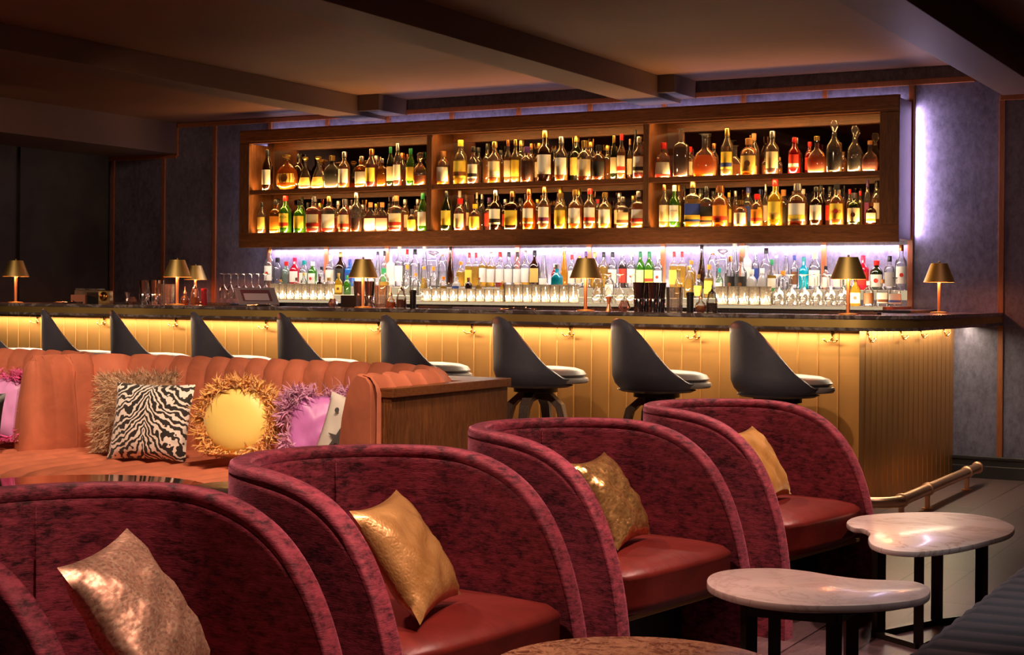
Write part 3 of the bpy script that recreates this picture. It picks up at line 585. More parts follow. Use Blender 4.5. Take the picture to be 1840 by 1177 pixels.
# ------------------------------------------------------------------ glasses on the back bar
glass('glassware', (.80, .72, .64), .25, .5, (.34, .27, .21)); glass('fine_glass', (.95, .92, .90), .3, .03)
def tumbler_mesh(h, r=.036):
    rows = []
    for rr, z in ((.9, 0), (.93, .01), (1, 1), (.93, 1), (.86, .06)):
        rows.append([(r*rr*(1+.09*cos(i*pi))*cos(2*pi*i/28), r*rr*(1+.09*cos(i*pi))*sin(2*pi*i/28), h*z) for i in range(28)])
    mb = MB().grid(rows, False, True); mb.f.append(tuple(reversed(range(28)))); return mb
def row_of(mbmesh, mat, name, spots, label, cat, group, z, smooth=True, rx=0):
    o0 = None
    for i, (x, y) in enumerate(spots):
        if o0 is None: o = o0 = mbmesh.build(name, mat, None, smooth, 60)
        else: o = o0.copy(); C.objects.link(o)
        o.location = (x, y, z); tag(o, '%s, %s from left' % (label, ordn(i)), cat, group)
def line_spots(p0, p1, y, pitch, y2=None):
    a = at(p0, 530, y=y).x; b = at(p1, 530, y=y).x; n = max(1, int((b-a)/pitch)); out = [(a+(b-a)*(i+.5)/n, y) for i in range(n)]
    return out
zl = TZ['low']+.0005
row_of(tumbler_mesh(.132), MATS['glassware'], 'highball_glass', line_spots(490, 600, 10.22, .0755), 'ribbed highball glass in row beside payment tablet', 'glass', 'ribbed glasses beside the tablet', zl)
row_of(tumbler_mesh(.132), MATS['glassware'], 'highball_glass', line_spots(486, 596, 10.32, .0755), 'ribbed highball glass in second row beside payment tablet', 'glass', 'ribbed glasses beside the tablet, second row', zl)
row_of(tumbler_mesh(.100), MATS['glassware'], 'rocks_glass', line_spots(762, 905, 10.22, .0755), 'low ribbed glass in row left of taller glasses', 'glass', 'low ribbed glasses', zl)
row_of(tumbler_mesh(.100), MATS['glassware'], 'rocks_glass', line_spots(757, 900, 10.32, .0755), 'low ribbed glass, second row left of taller glasses', 'glass', 'low ribbed glasses, second row', zl)
row_of(tumbler_mesh(.135), MATS['glassware'], 'highball_glass', line_spots(909, 1040, 10.22, .0755), 'tall ribbed glass in row left of lamp near middle', 'glass', 'tall ribbed glasses', zl)
row_of(tumbler_mesh(.135), MATS['glassware'], 'highball_glass', line_spots(905, 1035, 10.32, .0755), 'tall ribbed glass, second row left of middle lamp', 'glass', 'tall ribbed glasses, second row', zl)
row_of(tumbler_mesh(.130), MATS['glassware'], 'highball_glass', line_spots(1290, 1386, 10.22, .0755), 'ribbed highball glass beside upturned wine glasses at right', 'glass', 'ribbed glasses at the right', zl)
row_of(tumbler_mesh(.130), MATS['glassware'], 'highball_glass', line_spots(1286, 1382, 10.32, .0755), 'ribbed highball glass, second row at right', 'glass', 'ribbed glasses at the right, second row', zl)
wg = MB().lathe([(.034, 0), (.040, .03), (.041, .055), (.030, .09), (.012, .112), (.0042, .125), (.0038, .20), (.010, .207), (.034, .212), (.035, .215)], 20, capb=False)
row_of(wg, MATS['fine_glass'], 'wine_glass', line_spots(396, 484, 10.30, .072), 'upturned wine glass behind payment tablet', 'glass', 'upturned wine glasses at the left', zl)
row_of(wg, MATS['fine_glass'], 'wine_glass', line_spots(1062, 1145, 10.26, .085), 'upturned wine glass right of middle lamp', 'glass', 'upturned wine glasses in the middle', zl)
row_of(wg, MATS['fine_glass'], 'wine_glass', line_spots(1388, 1528, 10.17, .085), 'upturned wine glass in front row left of right lamp', 'glass', 'upturned wine glasses at the right', zl)
row_of(wg, MATS['fine_glass'], 'wine_glass', line_spots(1384, 1522, 10.33, .085), 'upturned wine glass in second row left of right lamp', 'glass', 'upturned wine glasses at the right, second row', zl)

# ------------------------------------------------------------------ table lamps on the bar
def lamp(loc, label):
    r = empty('table_lamp', label, 'lamp', loc, 0, 'brass lamps on the bar')
    MB().lathe([(.055, 0), (.055, .006), (.012, .010)], 28).build('base', 'brass', r, True, 40)
    MB().tube([(0, 0, .008), (0, 0, .30)], .0105, 14).build('stem', plain('satin_copper_stem', (1, .52, .24), .42, .8), r, True, 40)
    shd = MB().lathe([(.100, .200), (.0535, .322), (.0525, .322), (.0985, .200)], 40, capb=False, capt=False).build('lamp_shade', 'brass_shade', r, True, 40)
    MB().lathe([(.0525, .3215), (.0525, .3235)], 32).build('shade_cap', 'brass_shade', shd)
    MB().lathe([(.006, .3235), (.007, .333), (.002, .337)], 12).build('finial', 'brass', shd, True)
    MB().lathe([(.014, .222), (.03, .232), (.034, .25), (.02, .275)], 16).build('bulb', emit('lamp_bulb', (1, .30, .10), 14), r, True)
    q = point('lamp_light', (loc[0]+.0, loc[1]-.045, loc[2]+.212), (1, .26, .09), 4.0, .02)
    q.parent = r; q.location = (0, -.045, .212)
    q = point('lamp_light', loc, (1, .26, .09), 4.0, .02); q.parent = r; q.location = (0, .045, .212)
LY = 8.42
for px, lb in ((28, 'brass cone table lamp at far left end of bar, above the stools'), (318, 'brass cone lamp right of steel shakers on left part of bar'),
               (652, 'brass cone lamp beside black napkin box left of middle of bar'), (1052, 'brass cone lamp near middle of bar, left of copper jigger'), (1524, 'largest looking brass cone lamp in front of upturned wine glasses, near bar corner')):
    lamp((at(px, 550, y=LY).x, LY, ZT), lb)
p = at(1687, 563, x=-2.42); lamp((p.x, p.y, ZT), 'brass cone lamp standing on the short return of bar by right wall')
p = at(351, 543, x=-8.93); lamp((p.x, p.y, ZT), 'small looking brass cone lamp at back, partly behind lamp beside shakers')

# ------------------------------------------------------------------ things on the bar top
def X(px, y=8.6): return at(px, 550, y=y).x
steel = M['chrome']
def shaker(px, y, lb, grp, mat):
    r = empty('cocktail_shaker', lb, 'shaker', (X(px, y), y, ZT), 0, grp)
    MB().lathe([(.029, 0), (.030, .004), (.034, .075), (.0325, .078)], 20).build('small_tin', mat, r, True, 40)
    MB().lathe([(.0335, .0785), (.045, .178), (.043, .178), (.0315, .08)], 20, capb=False, capt=True).moved(lambda v: (v.x*.87, v.y*.87, v.z)).build('large_tin', mat, r, True, 40)
for i, (px, y) in enumerate(((258, 8.55), (268, 8.66), (276, 8.50), (285, 8.62))): shaker(px, y, 'polished steel shaker in cluster left of mixing glass, %s from left' % ordn(i), 'steel shakers on the left', steel)
for i, (px, y) in enumerate(((644, 8.62), (664, 8.64))): shaker(px, y, 'steel shaker with rosy reflections behind lamp by napkin box, %s one' % ('left', 'right')[i], 'steel shakers by the second lamp', steel)
for i, (px, y) in enumerate(((1148, 8.56), (1161, 8.66), (1174, 8.54), (1186, 8.66))): shaker(px, y, 'dark chrome shaker right of glass diamond, %s from left' % ordn(i), 'dark shakers right of the middle', M['dark_steel'])
def mixing(px, y, lb):
    rows = []
    for rr, z in ((.044, 0), (.047, .006), (.047, .06), (.049, .15), (.046, .15), (.043, .06), (.043, .012)):
        rows.append([(rr*(1+.05*(i % 2))*cos(2*pi*i/36), rr*(1+.05*(i % 2))*sin(2*pi*i/36), z) for i in range(36)])
    mb = MB().grid(rows, False, True); mb.f.append(tuple(reversed(range(36)))); o = mb.build('mixing_glass', glass('cut_glass', (.95, .88, .84), .3, .08), None, True, 30)
    o.location = (X(px, y), y, ZT+.0003); tag(o, lb, 'glass', 'cut mixing glasses on the bar')
mixing(301, 8.58, 'cut glass mixing glass between steel shakers and lamp'); mixing(686, 8.60, 'cut glass mixing glass left of pink dasher bottles'); mixing(1212, 8.58, 'cut glass mixing glass right of dark shakers')
def dasher(px, y, lb, kind, liqc):
    r = empty('dasher_bottle', lb, 'bottle', (X(px, y), y, ZT+.0003), 0, 'dasher bottles on the bar')
    if kind: P = [(.020, 0), (.030, .012), (.034, .032), (.028, .055), (.013, .066), (.010, .085), (.013, .092)]; t = .092; lv = .04
    else: P = [(.032, 0), (.034, .004), (.034, .06), (.022, .115), (.018, .125)]; t = .125; lv = .058
    MB().lathe(P, 20).build('glass_body', MATS['glass_clr'], r, True, 50)
    q = [(a*.92, max(b, .003)) for a, b in P if b < lv]; q.append((q[-1][0], lv)); MB().lathe(q, 20).build('liquid', MATS['liquid_'+liqc], r, True, 50)
    MB().lathe([(.012, t-.012), (.013, t), (.006, t+.008), (.0035, t+.02), (.002, t+.042)], 12).build('dasher_top', steel if not kind else 'copper', r, True, 50)
dasher(332, 8.52, 'round dasher bottle with orange liquid between two lamps at left', 1, 'ong'); dasher(350, 8.50, 'tall conical dasher bottle with amber liquid below small rear lamp', 0, 'amb')
dasher(702, 8.50, 'round dasher bottle with orange liquid right of second mixing glass', 1, 'ong'); dasher(721, 8.52, 'conical dasher bottle with dark red liquid left of black tin', 0, 'dam')
dasher(1259, 8.50, 'round dasher bottle with peach liquid right of black tin', 1, 'amb'); dasher(1279, 8.52, 'conical dasher bottle with dark brown liquid, rightmost of the dashers', 0, 'dk')
def tin(px, y, lb, mat):
    r = empty('muddler_tin', lb, 'tin', (X(px, y), y, ZT+.0003), 0, 'tins on the bar')
    MB().lathe([(.020, 0), (.021, .003), (.021, .10)], 18).build('body', mat, r, True, 40)
    MB().lathe([(.024, .10), (.025, .104), (.024, .118), (.010, .122)], 18).build('lid', mat, r, True, 40)
tin(367, 8.55, 'slim red tin right of small rear lamp', plain('red_tin', (.35, .02, .03), .3)); tin(742, 8.55, 'black tin right of conical dark red dasher bottle', 'black'); tin(1240, 8.56, 'black tin between mixing glass and round peach dasher', 'black')
def jigger(px, y, lb, mat):
    o = MB().lathe([(.021, 0), (.019, .004), (.008, .042), (.008, .046), (.022, .088), (.020, .088), (.007, .05)], 20).build('jigger', mat, None, True, 40)
    o.location = (X(px, y), y, ZT+.0003); tag(o, lb, 'jigger', 'double jiggers on the bar')
jigger(229, 8.55, 'steel double jigger left of glass lump and shakers', steel); jigger(1094, 8.52, 'copper double jigger right of middle lamp', 'copper')
def gem(px, y, w, h, lb):
    vs = []; n = 10
    for r_, z in ((.35, 0), (1, .35), (.55, 1)):
        vs += [(w*r_*cos(2*pi*i/n)+0, w*r_*sin(2*pi*i/n), h*z) for i in range(n)]
    fs = [tuple(reversed(range(n))), tuple(range(2*n, 3*n))]+[(k*n+i, k*n+(i+1) % n, (k+1)*n+(i+1) % n, (k+1)*n+i) for k in (0, 1) for i in range(n)]
    o = mesh('glass_ornament', [(a, b, c*(1 if 1 else 1)) for a, b, c in vs], fs, glass('facet_glass', (.9, .72, .68), .5, .2, (.8, .5, .45))); o.location = (X(px, y), y, ZT+.0003)
    tag(o, lb, 'glass ornament', 'faceted glass pieces on the bar')
gem(238, 8.50, .036, .055, 'tilted faceted glass lump beside steel jigger'); gem(598, 8.56, .034, .058, 'faceted pink glass piece left of black napkin box'); gem(1122, 8.54, .04, .066, 'faceted pink glass piece between copper jigger and dark shakers')
def bx(name, px0, px1, y0, y1, z0, z1, mat, lb, cat, b=.002, rz=0):
    a, c = X(px0, y0), X(px1, y0); o = MB().box(-(c-a)/2, (c-a)/2, -(y1-y0)/2, (y1-y0)/2, 0, z1-z0, b).build(name, mat); o.location = ((a+c)/2, (y0+y1)/2, z0+.0003); o.rotation_euler = (0, 0, rz); return tag(o, lb, cat)
bx('napkin_box', 612, 640, 8.52, 8.62, ZT, ZT+.082, 'black', 'glossy black napkin box left of second lamp', 'box')
bx('coaster_stack', 127, 153, 8.50, 8.60, ZT, ZT+.065, plain('brown_card', (.30, .12, .08), .6), 'stack of brown card coasters beside clear acrylic box', 'coasters')
cb = empty('acrylic_box', 'clear acrylic garnish box with two lids behind brown coasters', 'box', (X(162, 8.72), 8.72, ZT))
MB().box(-.115, .115, -.05, .05, .0003, .10, .003).build('body', MATS['glassware'], cb)
for sx in (-.056, .056): MB().box(sx-.05, sx+.05, -.048, .048, .101, .115, .003).build('lid', MATS['fine_glass'], cb)
gc_ = empty('gold_glass_block', 'square glass block with gold centre right of black box', 'glass block', (X(190, 8.48), 8.48, ZT), .25)
MB().box(-.045, .045, -.03, .03, .0003, .098, .006).build('block', glass('gold_glass', (.95, .8, .45), .4, .35, (.85, .62, .2)), gc_)
MB().lathe([(.0, .0), (.032, .001), (.034, .005), (.0, .008)], 20).moved(lambda v: (v.x, -.031-v.z*.4, .056+v.y)).build('disc', 'gold', gc_, True)
bx('tray_box', 155, 178, 8.52, 8.62, ZT, ZT+.085, 'black', 'small black box between brown coasters and gold glass block', 'box')
def tools(px0, px1, y, lb):
    a, b = X(px0, y), X(px1, y); r = empty('bar_tool_roll', lb, 'bar tools', ((a+b)/2, y, ZT))
    w = (b-a)/2; MB().tube([(-w, 0, .008), (w, .012, .008)], .006, 8).build('handle', 'rubber', r, True)
    MB().tube([(-w, -.02, .006), (w*.6, -.015, .012), (w, -.01, .006)], .004, 8).build('tongs', steel, r, True)
    for t in (-.35, .4): MB().lathe([(.0, 0), (.010, .004), (.011, .012), (.0, .018)], 12, c=(w*t, -.004)).moved(lambda v: (v.x, v.y, v.z+.006)).build('knob', steel, r, True)
tools(101, 146, 8.45, 'dark tongs and spoon laid on a napkin left of coasters'); tools(448, 498, 8.40, 'small dark tools lying before the payment tablet'); tools(903, 962, 8.42, 'tongs and strainer lying left of middle lamp')
bx('bar_tool_roll', 812, 905, 8.45, 8.52, ZT, ZT+.014, plain('grey_roll', (.2, .15, .17), .5), 'long grey folded bar towel left of tongs', 'bar towel', .006)
for i, (a, b) in enumerate(((376, 420), (500, 600), (757, 1120), (1285, 1580))):
    a_, b_ = X(a, 8.74), X(b, 8.74); nb = int((b_-a_)/.022); mb = MB().box(a_, b_, 8.70, 8.79, ZT+.0003, ZT+.012, .002)
    for j in range(nb): mb.box(a_+.004+j*.022, a_+.018+j*.022, 8.70, 8.706, ZT+.012, ZT+.019)
    tag(mb.build('bar_mat', 'rubber'), 'black rubber bar mat on rear edge of bar, %s' % ('at left by upturned glasses', 'between tablet and napkin box', 'long one before low ribbed glasses', 'before the upturned wine glasses at right')[i], 'bar mat', 'rubber bar mats')
tr = MB().box(-2.70, -2.52, 9.75, 10.55, ZT+.0003, ZT+.018, .004); tag(tr.build('serving_tray', 'rubber'), 'long dark tray on right return of bar behind the lamp', 'tray')
# payment tablet
pt = empty('payment_tablet', 'grey payment tablet tilted on a stand beside upturned glasses', 'tablet', (X(458, 8.58), 8.58, ZT), .12)
ti = radians(-52)
def tl(v): return (v.x, v.y*cos(ti)-v.z*sin(ti)+.02, -v.y*sin(ti)*-1*-1+v.z*cos(ti)+.075)
MB().box(-.165, .165, -.10, .10, -.008, .008, .004).moved(lambda v: (v.x-.55*v.y, v.y*.55+.02, .068+v.y*.55-v.z)).build('screen_body', plain('grey_plastic', (.20, .18, .22), .35), pt)
MB().box(-.12, .12, -.07, .07, .008, .012, .002).moved(lambda v: (v.x-.55*v.y, v.y*.55+.0195-v.z*.5, .0685+v.y*.55+v.z*.6)).build('screen', plain('lit_dark_screen', (.12, .05, .07), .2), pt)
MB().box(-.10, .10, -.066, .02, .010, .0135, .001).moved(lambda v: (v.x-.55*v.y, v.y*.55+.0185-v.z*.5, .069+v.y*.55+v.z*.65)).build('screen_window', plain('pale_window', (.40, .36, .44), .3), pt)
MB().box(-.06, .06, -.03, .10, .0003, .012, .004).box(-.02, .02, .0, .06, .012, .06, .003).build('stand', 'black', pt)

# ------------------------------------------------------------------ bar stools
def make_stool():
    r = empty('bar_stool', '', 'bar stool', (0, 0, 0), 0, 'bar stools along the bar')
    Z0 = .695
    rows = []; NP = 40; amax = radians(128)
    for i in range(NP+1):
        f = -1+2*i/NP; a = f*amax; t = abs(f)
        hh = .40*(0.5+.5*cos(pi*min(1, (t/.86))**1.05))**.9+.05 if t < .86 else .05
        hh = .05+.35*(.5+.5*cos(pi*min(1, t/.90)**1.05))**.92
        col = []
        for j in range(9):
            q = j/8; z = hh*q
            rr = .185+.055*min(1, z/.08)**.6+.012*(z/.4)*cos(min(abs(a), pi/2))
            n = 2.3; ca, sa = cos(a), sin(a)
            col.append((-rr*math.copysign(abs(ca)**(2/n), ca)*1.0, rr*1.02*math.copysign(abs(sa)**(2/n), sa), Z0+z))
        inner = [(x*.90, y*.90, z) for x, y, z in col]
        top = col[-1]; ti_ = inner[-1]; mid = ((top[0]+ti_[0])/2, (top[1]+ti_[1])/2, top[2]+.010)
        rows.append(col+[mid]+inner[::-1])
    MB().grid(rows).build('shell', 'stool_leather', r, True, 60)
    MB().lathe([(.15, Z0-.004), (.19, Z0), (.215, Z0+.012)], 36, 2.3).build('shell_base', 'stool_leather', r, True, 50)
    sq = 2.6
    mb = MB().lathe([(.19, Z0+.020), (.226, Z0+.024), (.236, Z0+.038), (.232, Z0+.052), (.215, Z0+.058)], 40, sq).moved(lambda v: (v.x*.95+.085, v.y*.86, v.z)); mb.build('seat_base', 'seat_leather', r, True, 50)
    mb = MB().lathe([(.205, Z0+.059), (.226, Z0+.064), (.232, Z0+.074), (.215, Z0+.096), (.17, Z0+.110), (.08, Z0+.118), (.001, Z0+.119)], 40, sq).moved(lambda v: (v.x*.95+.075, v.y*.85, v.z)); mb.build('seat_cushion', 'seat_leather', r, True, 50)
    MB().lathe([(.10, Z0-.035), (.13, Z0-.03), (.13, Z0-.005)], 24).build('swivel', 'black', r, True, 40)
    for k in range(4):
        a = pi/4+k*pi/2; rows = []
        for (rr, z, w, t) in ((.02, Z0-.05, .03, .045), (.10, Z0-.06, .03, .05), (.155, Z0-.11, .028, .045), (.185, Z0-.22, .024, .04), (.225, .30, .02, .032), (.26, 0, .016, .026)):
            dx, dy = cos(a), sin(a); sx, sy = -dy, dx; tz = t*.9 if rr < .11 else 0; tr_ = 0 if rr < .11 else t*.5
            if rr == .155: tz, tr_ = t*.5, t*.4
            rows.append([(dx*(rr+tr_)+sx*w, dy*(rr+tr_)+sy*w, z+tz*.5), (dx*(rr-tr_)+sx*w, dy*(rr-tr_)+sy*w, z-tz*.5), (dx*(rr-tr_)-sx*w, dy*(rr-tr_)-sy*w, z-tz*.5), (dx*(rr+tr_)-sx*w, dy*(rr+tr_)-sy*w, z+tz*.5)])
        mb = MB().grid(rows, False, True); n0 = len(rows)*4; mb.f += [(3, 2, 1, 0), (n0-4, n0-3, n0-2, n0-1)]
        mb.build('leg', 'stool_wood', r, True, 30)
    MB().tube([(.232*cos(2*pi*i/32), .232*sin(2*pi*i/32), .29) for i in range(33)], .009, 8, False).build('foot_ring', 'brass', r, True)
    return r
st0 = make_stool()
SY = 7.93
stools = ((-8.55, 'bar stool with pale seat cut off by left edge of photo'), (-7.88, 'dark leather bar stool below lamp at far left, above coral sofa divider'), (-7.24, 'dark leather bar stool above shaggy beige cushion, between two coat hooks'),
          (-6.53, 'dark leather bar stool above the zebra and yellow cushions'), (-5.82, 'dark leather bar stool above mauve cushion end of the sofa'), (-5.03, 'bar stool directly above walnut cabinet, its pale seat edge peeping over'),
          (-4.24, 'bar stool right of the walnut cabinet with its four legs in view'), (-3.47, 'second bar stool from right, behind middle burgundy chairs'), (-2.76, 'rightmost bar stool nearest the corner of the brass bar'))
for i, (x, lb) in enumerate(stools):
    o = st0 if i == 0 else copy_tree(st0)
    o.location = (x, SY, 0); o.rotation_euler = (0, 0, radians(50)); o['label'] = lb

# ------------------------------------------------------------------ coral sofa
SZ = .42; ST = .90
sofa = empty('banquette_sofa', 'long coral velvet channel-tufted banquette with a curved right arm', 'sofa', (-5.4, 5.8, 0))
def arc(cx, cy, r, a0, a1, n): return [(cx+r*cos(a0+(a1-a0)*i/n), cy+r*sin(a0+(a1-a0)*i/n)) for i in range(n+1)]
def resample(pts, step):
    out = [Vector(pts[0])]; acc = 0; P = [Vector(p) for p in pts]
    total = sum((b-a).length for a, b in zip(P, P[1:])); n = max(2, round(total/step)); d = total/n; need = d
    for a, b in zip(P, P[1:]):
        L = (b-a).length; t = 0
        while acc+(L-t) >= need-1e-9:
            t += need-acc; acc = 0; out.append(a.lerp(b, min(1, t/L) if L else 0))
        acc += L-t
    return out
def tufted_back(path, prof, pitch, name, sub=12, amp0=.026, dmax=None):
    """path: plan of the face (left to right seen from the seat), prof: (set back, height)"""
    pts = resample(path, pitch/sub); rows = []
    n = len(pts)
    for i, p in enumerate(pts):
        t = (pts[min(i+1, n-1)]-pts[max(i-1, 0)]).normalized(); nx, ny = -t.y, t.x    # points backwards from the seat
        sc = abs(sin(pi*i/sub))**.42
        lim = dmax(p) if dmax else 9; amp = .004 if (p.y < 5.9 and p.x < -5.6) else amp0; prof_ = [(min(d, lim), z) for d, z in prof]
        rows.append([(p.x+nx*(d+(1-sc)*amp*(1 if k else 1)), p.y+ny*(d+(1-sc)*amp), z-(1-sc)*amp*(.6 if z > ST-.06 else 0)) for k, (d, z) in enumerate(prof_)])
    return rel(sofa, MB().grid(rows)).build(name, 'orange', sofa, True, 32)
PROF = [(0, SZ-.02), (.0, .50), (.012, .62), (.03, .74), (.04, .80), (.05, .84), (.07, .872), (.10, ST), (.135, ST-.008), (.16, .86), (.17, .82), (.17, .05)]
main = [(-5.86, 5.70)]+arc(-5.66, 5.90, .20, pi, pi/2, 8)[0:]+arc(-4.05, 5.80, .30, pi/2, 0, 10)+[(-3.75, 5.28)]
main = arc(-5.97, 5.70, .10, pi, 2*pi, 12)+[(x, y) for x, y in arc(-5.66, 5.90, .20, pi, pi/2, 8)]+[(x, y) for x, y in arc(-4.15, 5.70, .40, pi/2, 0, 10)]+[(-3.75, 5.28)]
tufted_back(main, PROF, .125, 'back', dmax=lambda p: .095 if p.y < 5.73 and p.x < -5 else 9)
left = [(-8.4, 6.20)]+arc(-6.34, 5.95, .25, pi/2, 0, 8)+[(-6.09, 5.74)]
tufted_back(left, PROF, .125, 'back')
# rounded ends of the divider and the right arm
def end_pad(x0, x1, y0, y1, z0, z1, nm, mat='orange'):
    rel(sofa, MB().box(x0, x1, y0, y1, z0, z1, .028)).build(nm, mat, sofa, True, 50)
mb = MB(); rows = []
pr = [(-3.765, .05), (-3.76, .60), (-3.745, .72), (-3.72, .82), (-3.70, .865), (-3.665, ST-.002), (-3.62, ST-.012), (-3.597, .86), (-3.592, .82), (-3.592, .05)]
for y, sc in ((5.315, 1), (5.285, 1), (5.275, .94)):
    cx = -3.68; rows.append([(cx+(x-cx)*sc, y, z-(1-sc)*.1) for x, z in pr])
mb.grid(rows); b = len(mb.v)-len(pr); mb.f.append(tuple(b+i for i in range(len(pr)))); rel(sofa, mb).build('arm_end', 'orange', sofa, True, 50)
# seat
rows = []; x = -8.4; sub = 12; n = int((8.4-3.78)/.125)*sub
for i in range(n+1):
    xx = -8.4+(8.4-3.78)*i/n; sc = abs(sin(pi*i/sub))**.7; d = (1-sc)*.026
    rows.append([(xx, y, z-d*(z > .3)) if y > 4.98 else (xx, y+d, z) for y, z in ((6.25, SZ), (5.6, SZ+.004), (5.15, SZ+.004), (5.02, SZ-.006), (4.975, SZ-.03), (4.955, SZ-.08), (4.96, .26), (4.97, .06))])
rel(sofa, MB().grid(rows)).build('seat', 'orange', sofa, True, 60)
rel(sofa, MB().box(-8.4, -3.8, 5.0, 5.95, .02, .38)).build('base', 'black', sofa)
# walnut end cabinet behind the arm
cabt = empty('end_cabinet', 'walnut end cabinet closing the right end of the coral sofa', 'cabinet', (-3.66, 5.8, 0))
rel(cabt, MB().box(-3.588, -3.53, 5.33, 6.32, .0, .80, .002).box(-3.84, -3.59, 6.0, 6.32, .0, .80, .002)).build('body', 'walnut_v', cabt)
rel(cabt, MB().box(-3.588, -3.515, 5.32, 6.33, .801, .84, .003).box(-3.86, -3.586, 6.0, 6.33, .801, .84, .003)).build('top', 'walnut_h', cabt)

# ------------------------------------------------------------------ cushions
def cushion_mb(w, h, t, n=18, pull=.07, sag=0, seed=0, wr=.0):
    mb = MB(); rnd = random.Random(seed); ph = [rnd.uniform(0, 6) for _ in range(8)]
    for side in (1, -1):
        rows = []
        for i in range(n+1):
            u = -1+2*i/n; row = []
            for j in range(n+1):
                v = -1+2*j/n; e = (max(0, 1-abs(u)**2.6)*max(0, 1-abs(v)**2.6))**.55
                x = u*w/2*(1-pull*(1-v*v)); z = v*h/2*(1-pull*(1-u*u))
                y = side*t/2*e+wr*e*(sin(7*u+4*v+ph[0])+.6*sin(11*v-6*u+ph[1])+.5*sin(17*u+9*v+ph[2]))+sag*(u*u)*.3
                row.append((x, -y, z+h/2))
            rows.append(row if side > 0 else row[::-1])
        mb.grid(rows)
    return mb
def weld(mb):
    bm = bmesh.new(); vs = [bm.verts.new(v) for v in mb.v]
    for f in mb.f:
        try: bm.faces.new([vs[i] for i in f])
        except ValueError: pass
    bmesh.ops.remove_doubles(bm, verts=bm.verts[:], dist=1e-5); bmesh.ops.recalc_face_normals(bm, faces=bm.faces[:]); return MB().bm(bm)
def cushion(name, label, w, h, t, mat, loc, rot, group=None, **k):
    o = weld(cushion_mb(w, h, t, **k)).build(name, mat, None, True, 80); o.location = loc; o.rotation_euler = rot
    return tag(o, label, 'cushion', group)
def mk_zebra():
    n = N('zebra_print'); tc = n.n('ShaderNodeTexCoord'); sp = n.n('ShaderNodeSeparateXYZ'); n.l(tc.outputs['Object'], sp.inputs[0])
    nz = n.noise(n.coord((9, 9, 9)), 1, 3, .6); nz2 = n.noise(n.coord((3.5, 3.5, 3.5)), 1, 2)
    ax = n.math('ABSOLUTE', sp.outputs['X']); ph = n.math('MULTIPLY_ADD', n.math('POWER', ax, .62), 75, n.math('MULTIPLY', sp.outputs['Z'], 165))
    ph = n.math('MULTIPLY_ADD', nz, 34, ph); ph = n.math('MULTIPLY_ADD', nz2, 22, ph); s1 = n.math('SINE', ph)
    c = n.ramp(s1, [(.0, (.02, .014, .012)), (.08, (.02, .014, .012)), (.16, (.95, .87, .82))]); n.pbr(c, .75, 0, None, Sheen_Weight=.3); return n.m
def mk_sequin(name, col, sc=70, rough=.22):
    n = N(name); vo = n.n('ShaderNodeTexVoronoi'); vo.inputs['Scale'].default_value = 1; n.l(n.coord((sc*1.2, sc, sc*2)), vo.inputs['Vector'])
    cc = n.ramp(vo.outputs['Color'], [(.0, [c*.55 for c in col]), (.6, col), (1, [min(1, c*1.4) for c in col])])
    a = n.noise(n.coord(), 9, 3); n.pbr(cc, rough, .75, n.bump(vo.outputs['Color'], .4, .004, n.bump(a, .5, .03))); return n.m
def mk_snake():
    n = N('gold_snakeskin'); vo = n.n('ShaderNodeTexVoronoi', feature='DISTANCE_TO_EDGE'); vo.inputs['Scale'].default_value = 1; n.l(n.coord((95, 95, 75), rot=(0, .7, 0)), vo.inputs['Vector'])
    a = n.noise(n.coord(), 7, 4, .6, 1); cc = n.ramp(a, [(.3, (.42, .20, .05)), (.7, (.78, .46, .16))])
    n.pbr(cc, .34, .3, n.bump(vo.outputs['Distance'], .45, .003, n.bump(a, .2, .03)), Coat_Weight=.6, Coat_Roughness=.12); return n.m
M['zebra'] = mk_zebra(); M['gold_sequin'] = mk_sequin('gold_sequin_cloth', (.80, .46, .16)); M['rose_sequin'] = mk_sequin('rose_gold_sequin_cloth', (1.0, .60, .40), 110, .46); M['snake'] = mk_snake()
M['mustard'] = mk_soft('mustard_cotton', (.62, .30, .05), (1, .8, .4), fine=200)
M['yellow_satin'] = mk_soft('pale_yellow_satin', (.95, .72, .20), (1, 1, .7), .4, amt=.12); M['pink_satin'] = mk_soft('orchid_satin', (.58, .19, .56), (1, .7, 1), .32, amt=.3); M['hotpink_satin'] = mk_soft('pink_satin', (.78, .34, .74), (1, .7, 1), .35, amt=.2)
M['f_yellow'] = plain('amber_feather', (.85, .46, .14), .7, 0, Sheen_Weight=.5); M['f_mauve'] = plain('mauve_feather', (.60, .27, .48), .7, 0, Sheen_Weight=.5); M['f_pink'] = plain('hot_pink_feather', (.75, .08, .32), .7, 0, Sheen_Weight=.5)
M['fur'] = plain('beige_long_fur', (.55, .34, .20), .75, 0, Sheen_Weight=.6)
def strand(mb, p, d, L, w, curl, rnd, seg=3):
    p = Vector(p); d = Vector(d).normalized(); s = d.cross(Vector((rnd.uniform(-1, 1), rnd.uniform(-1, 1), rnd.uniform(-1, 1)))).normalized(); g = Vector((rnd.uniform(-1, 1), rnd.uniform(-1, 1), rnd.uniform(-1.2, .6)))*curl
    L_, R_ = [], []
    for i in range(seg+1):
        t = i/seg; ww = w*(sin(pi*min(1, .15+t*.85))**.7)+.0002; L_.append(p-s*ww); R_.append(p+s*ww); d = (d+g/seg).normalized(); p = p+d*L/seg
    mb.grid([L_, R_])
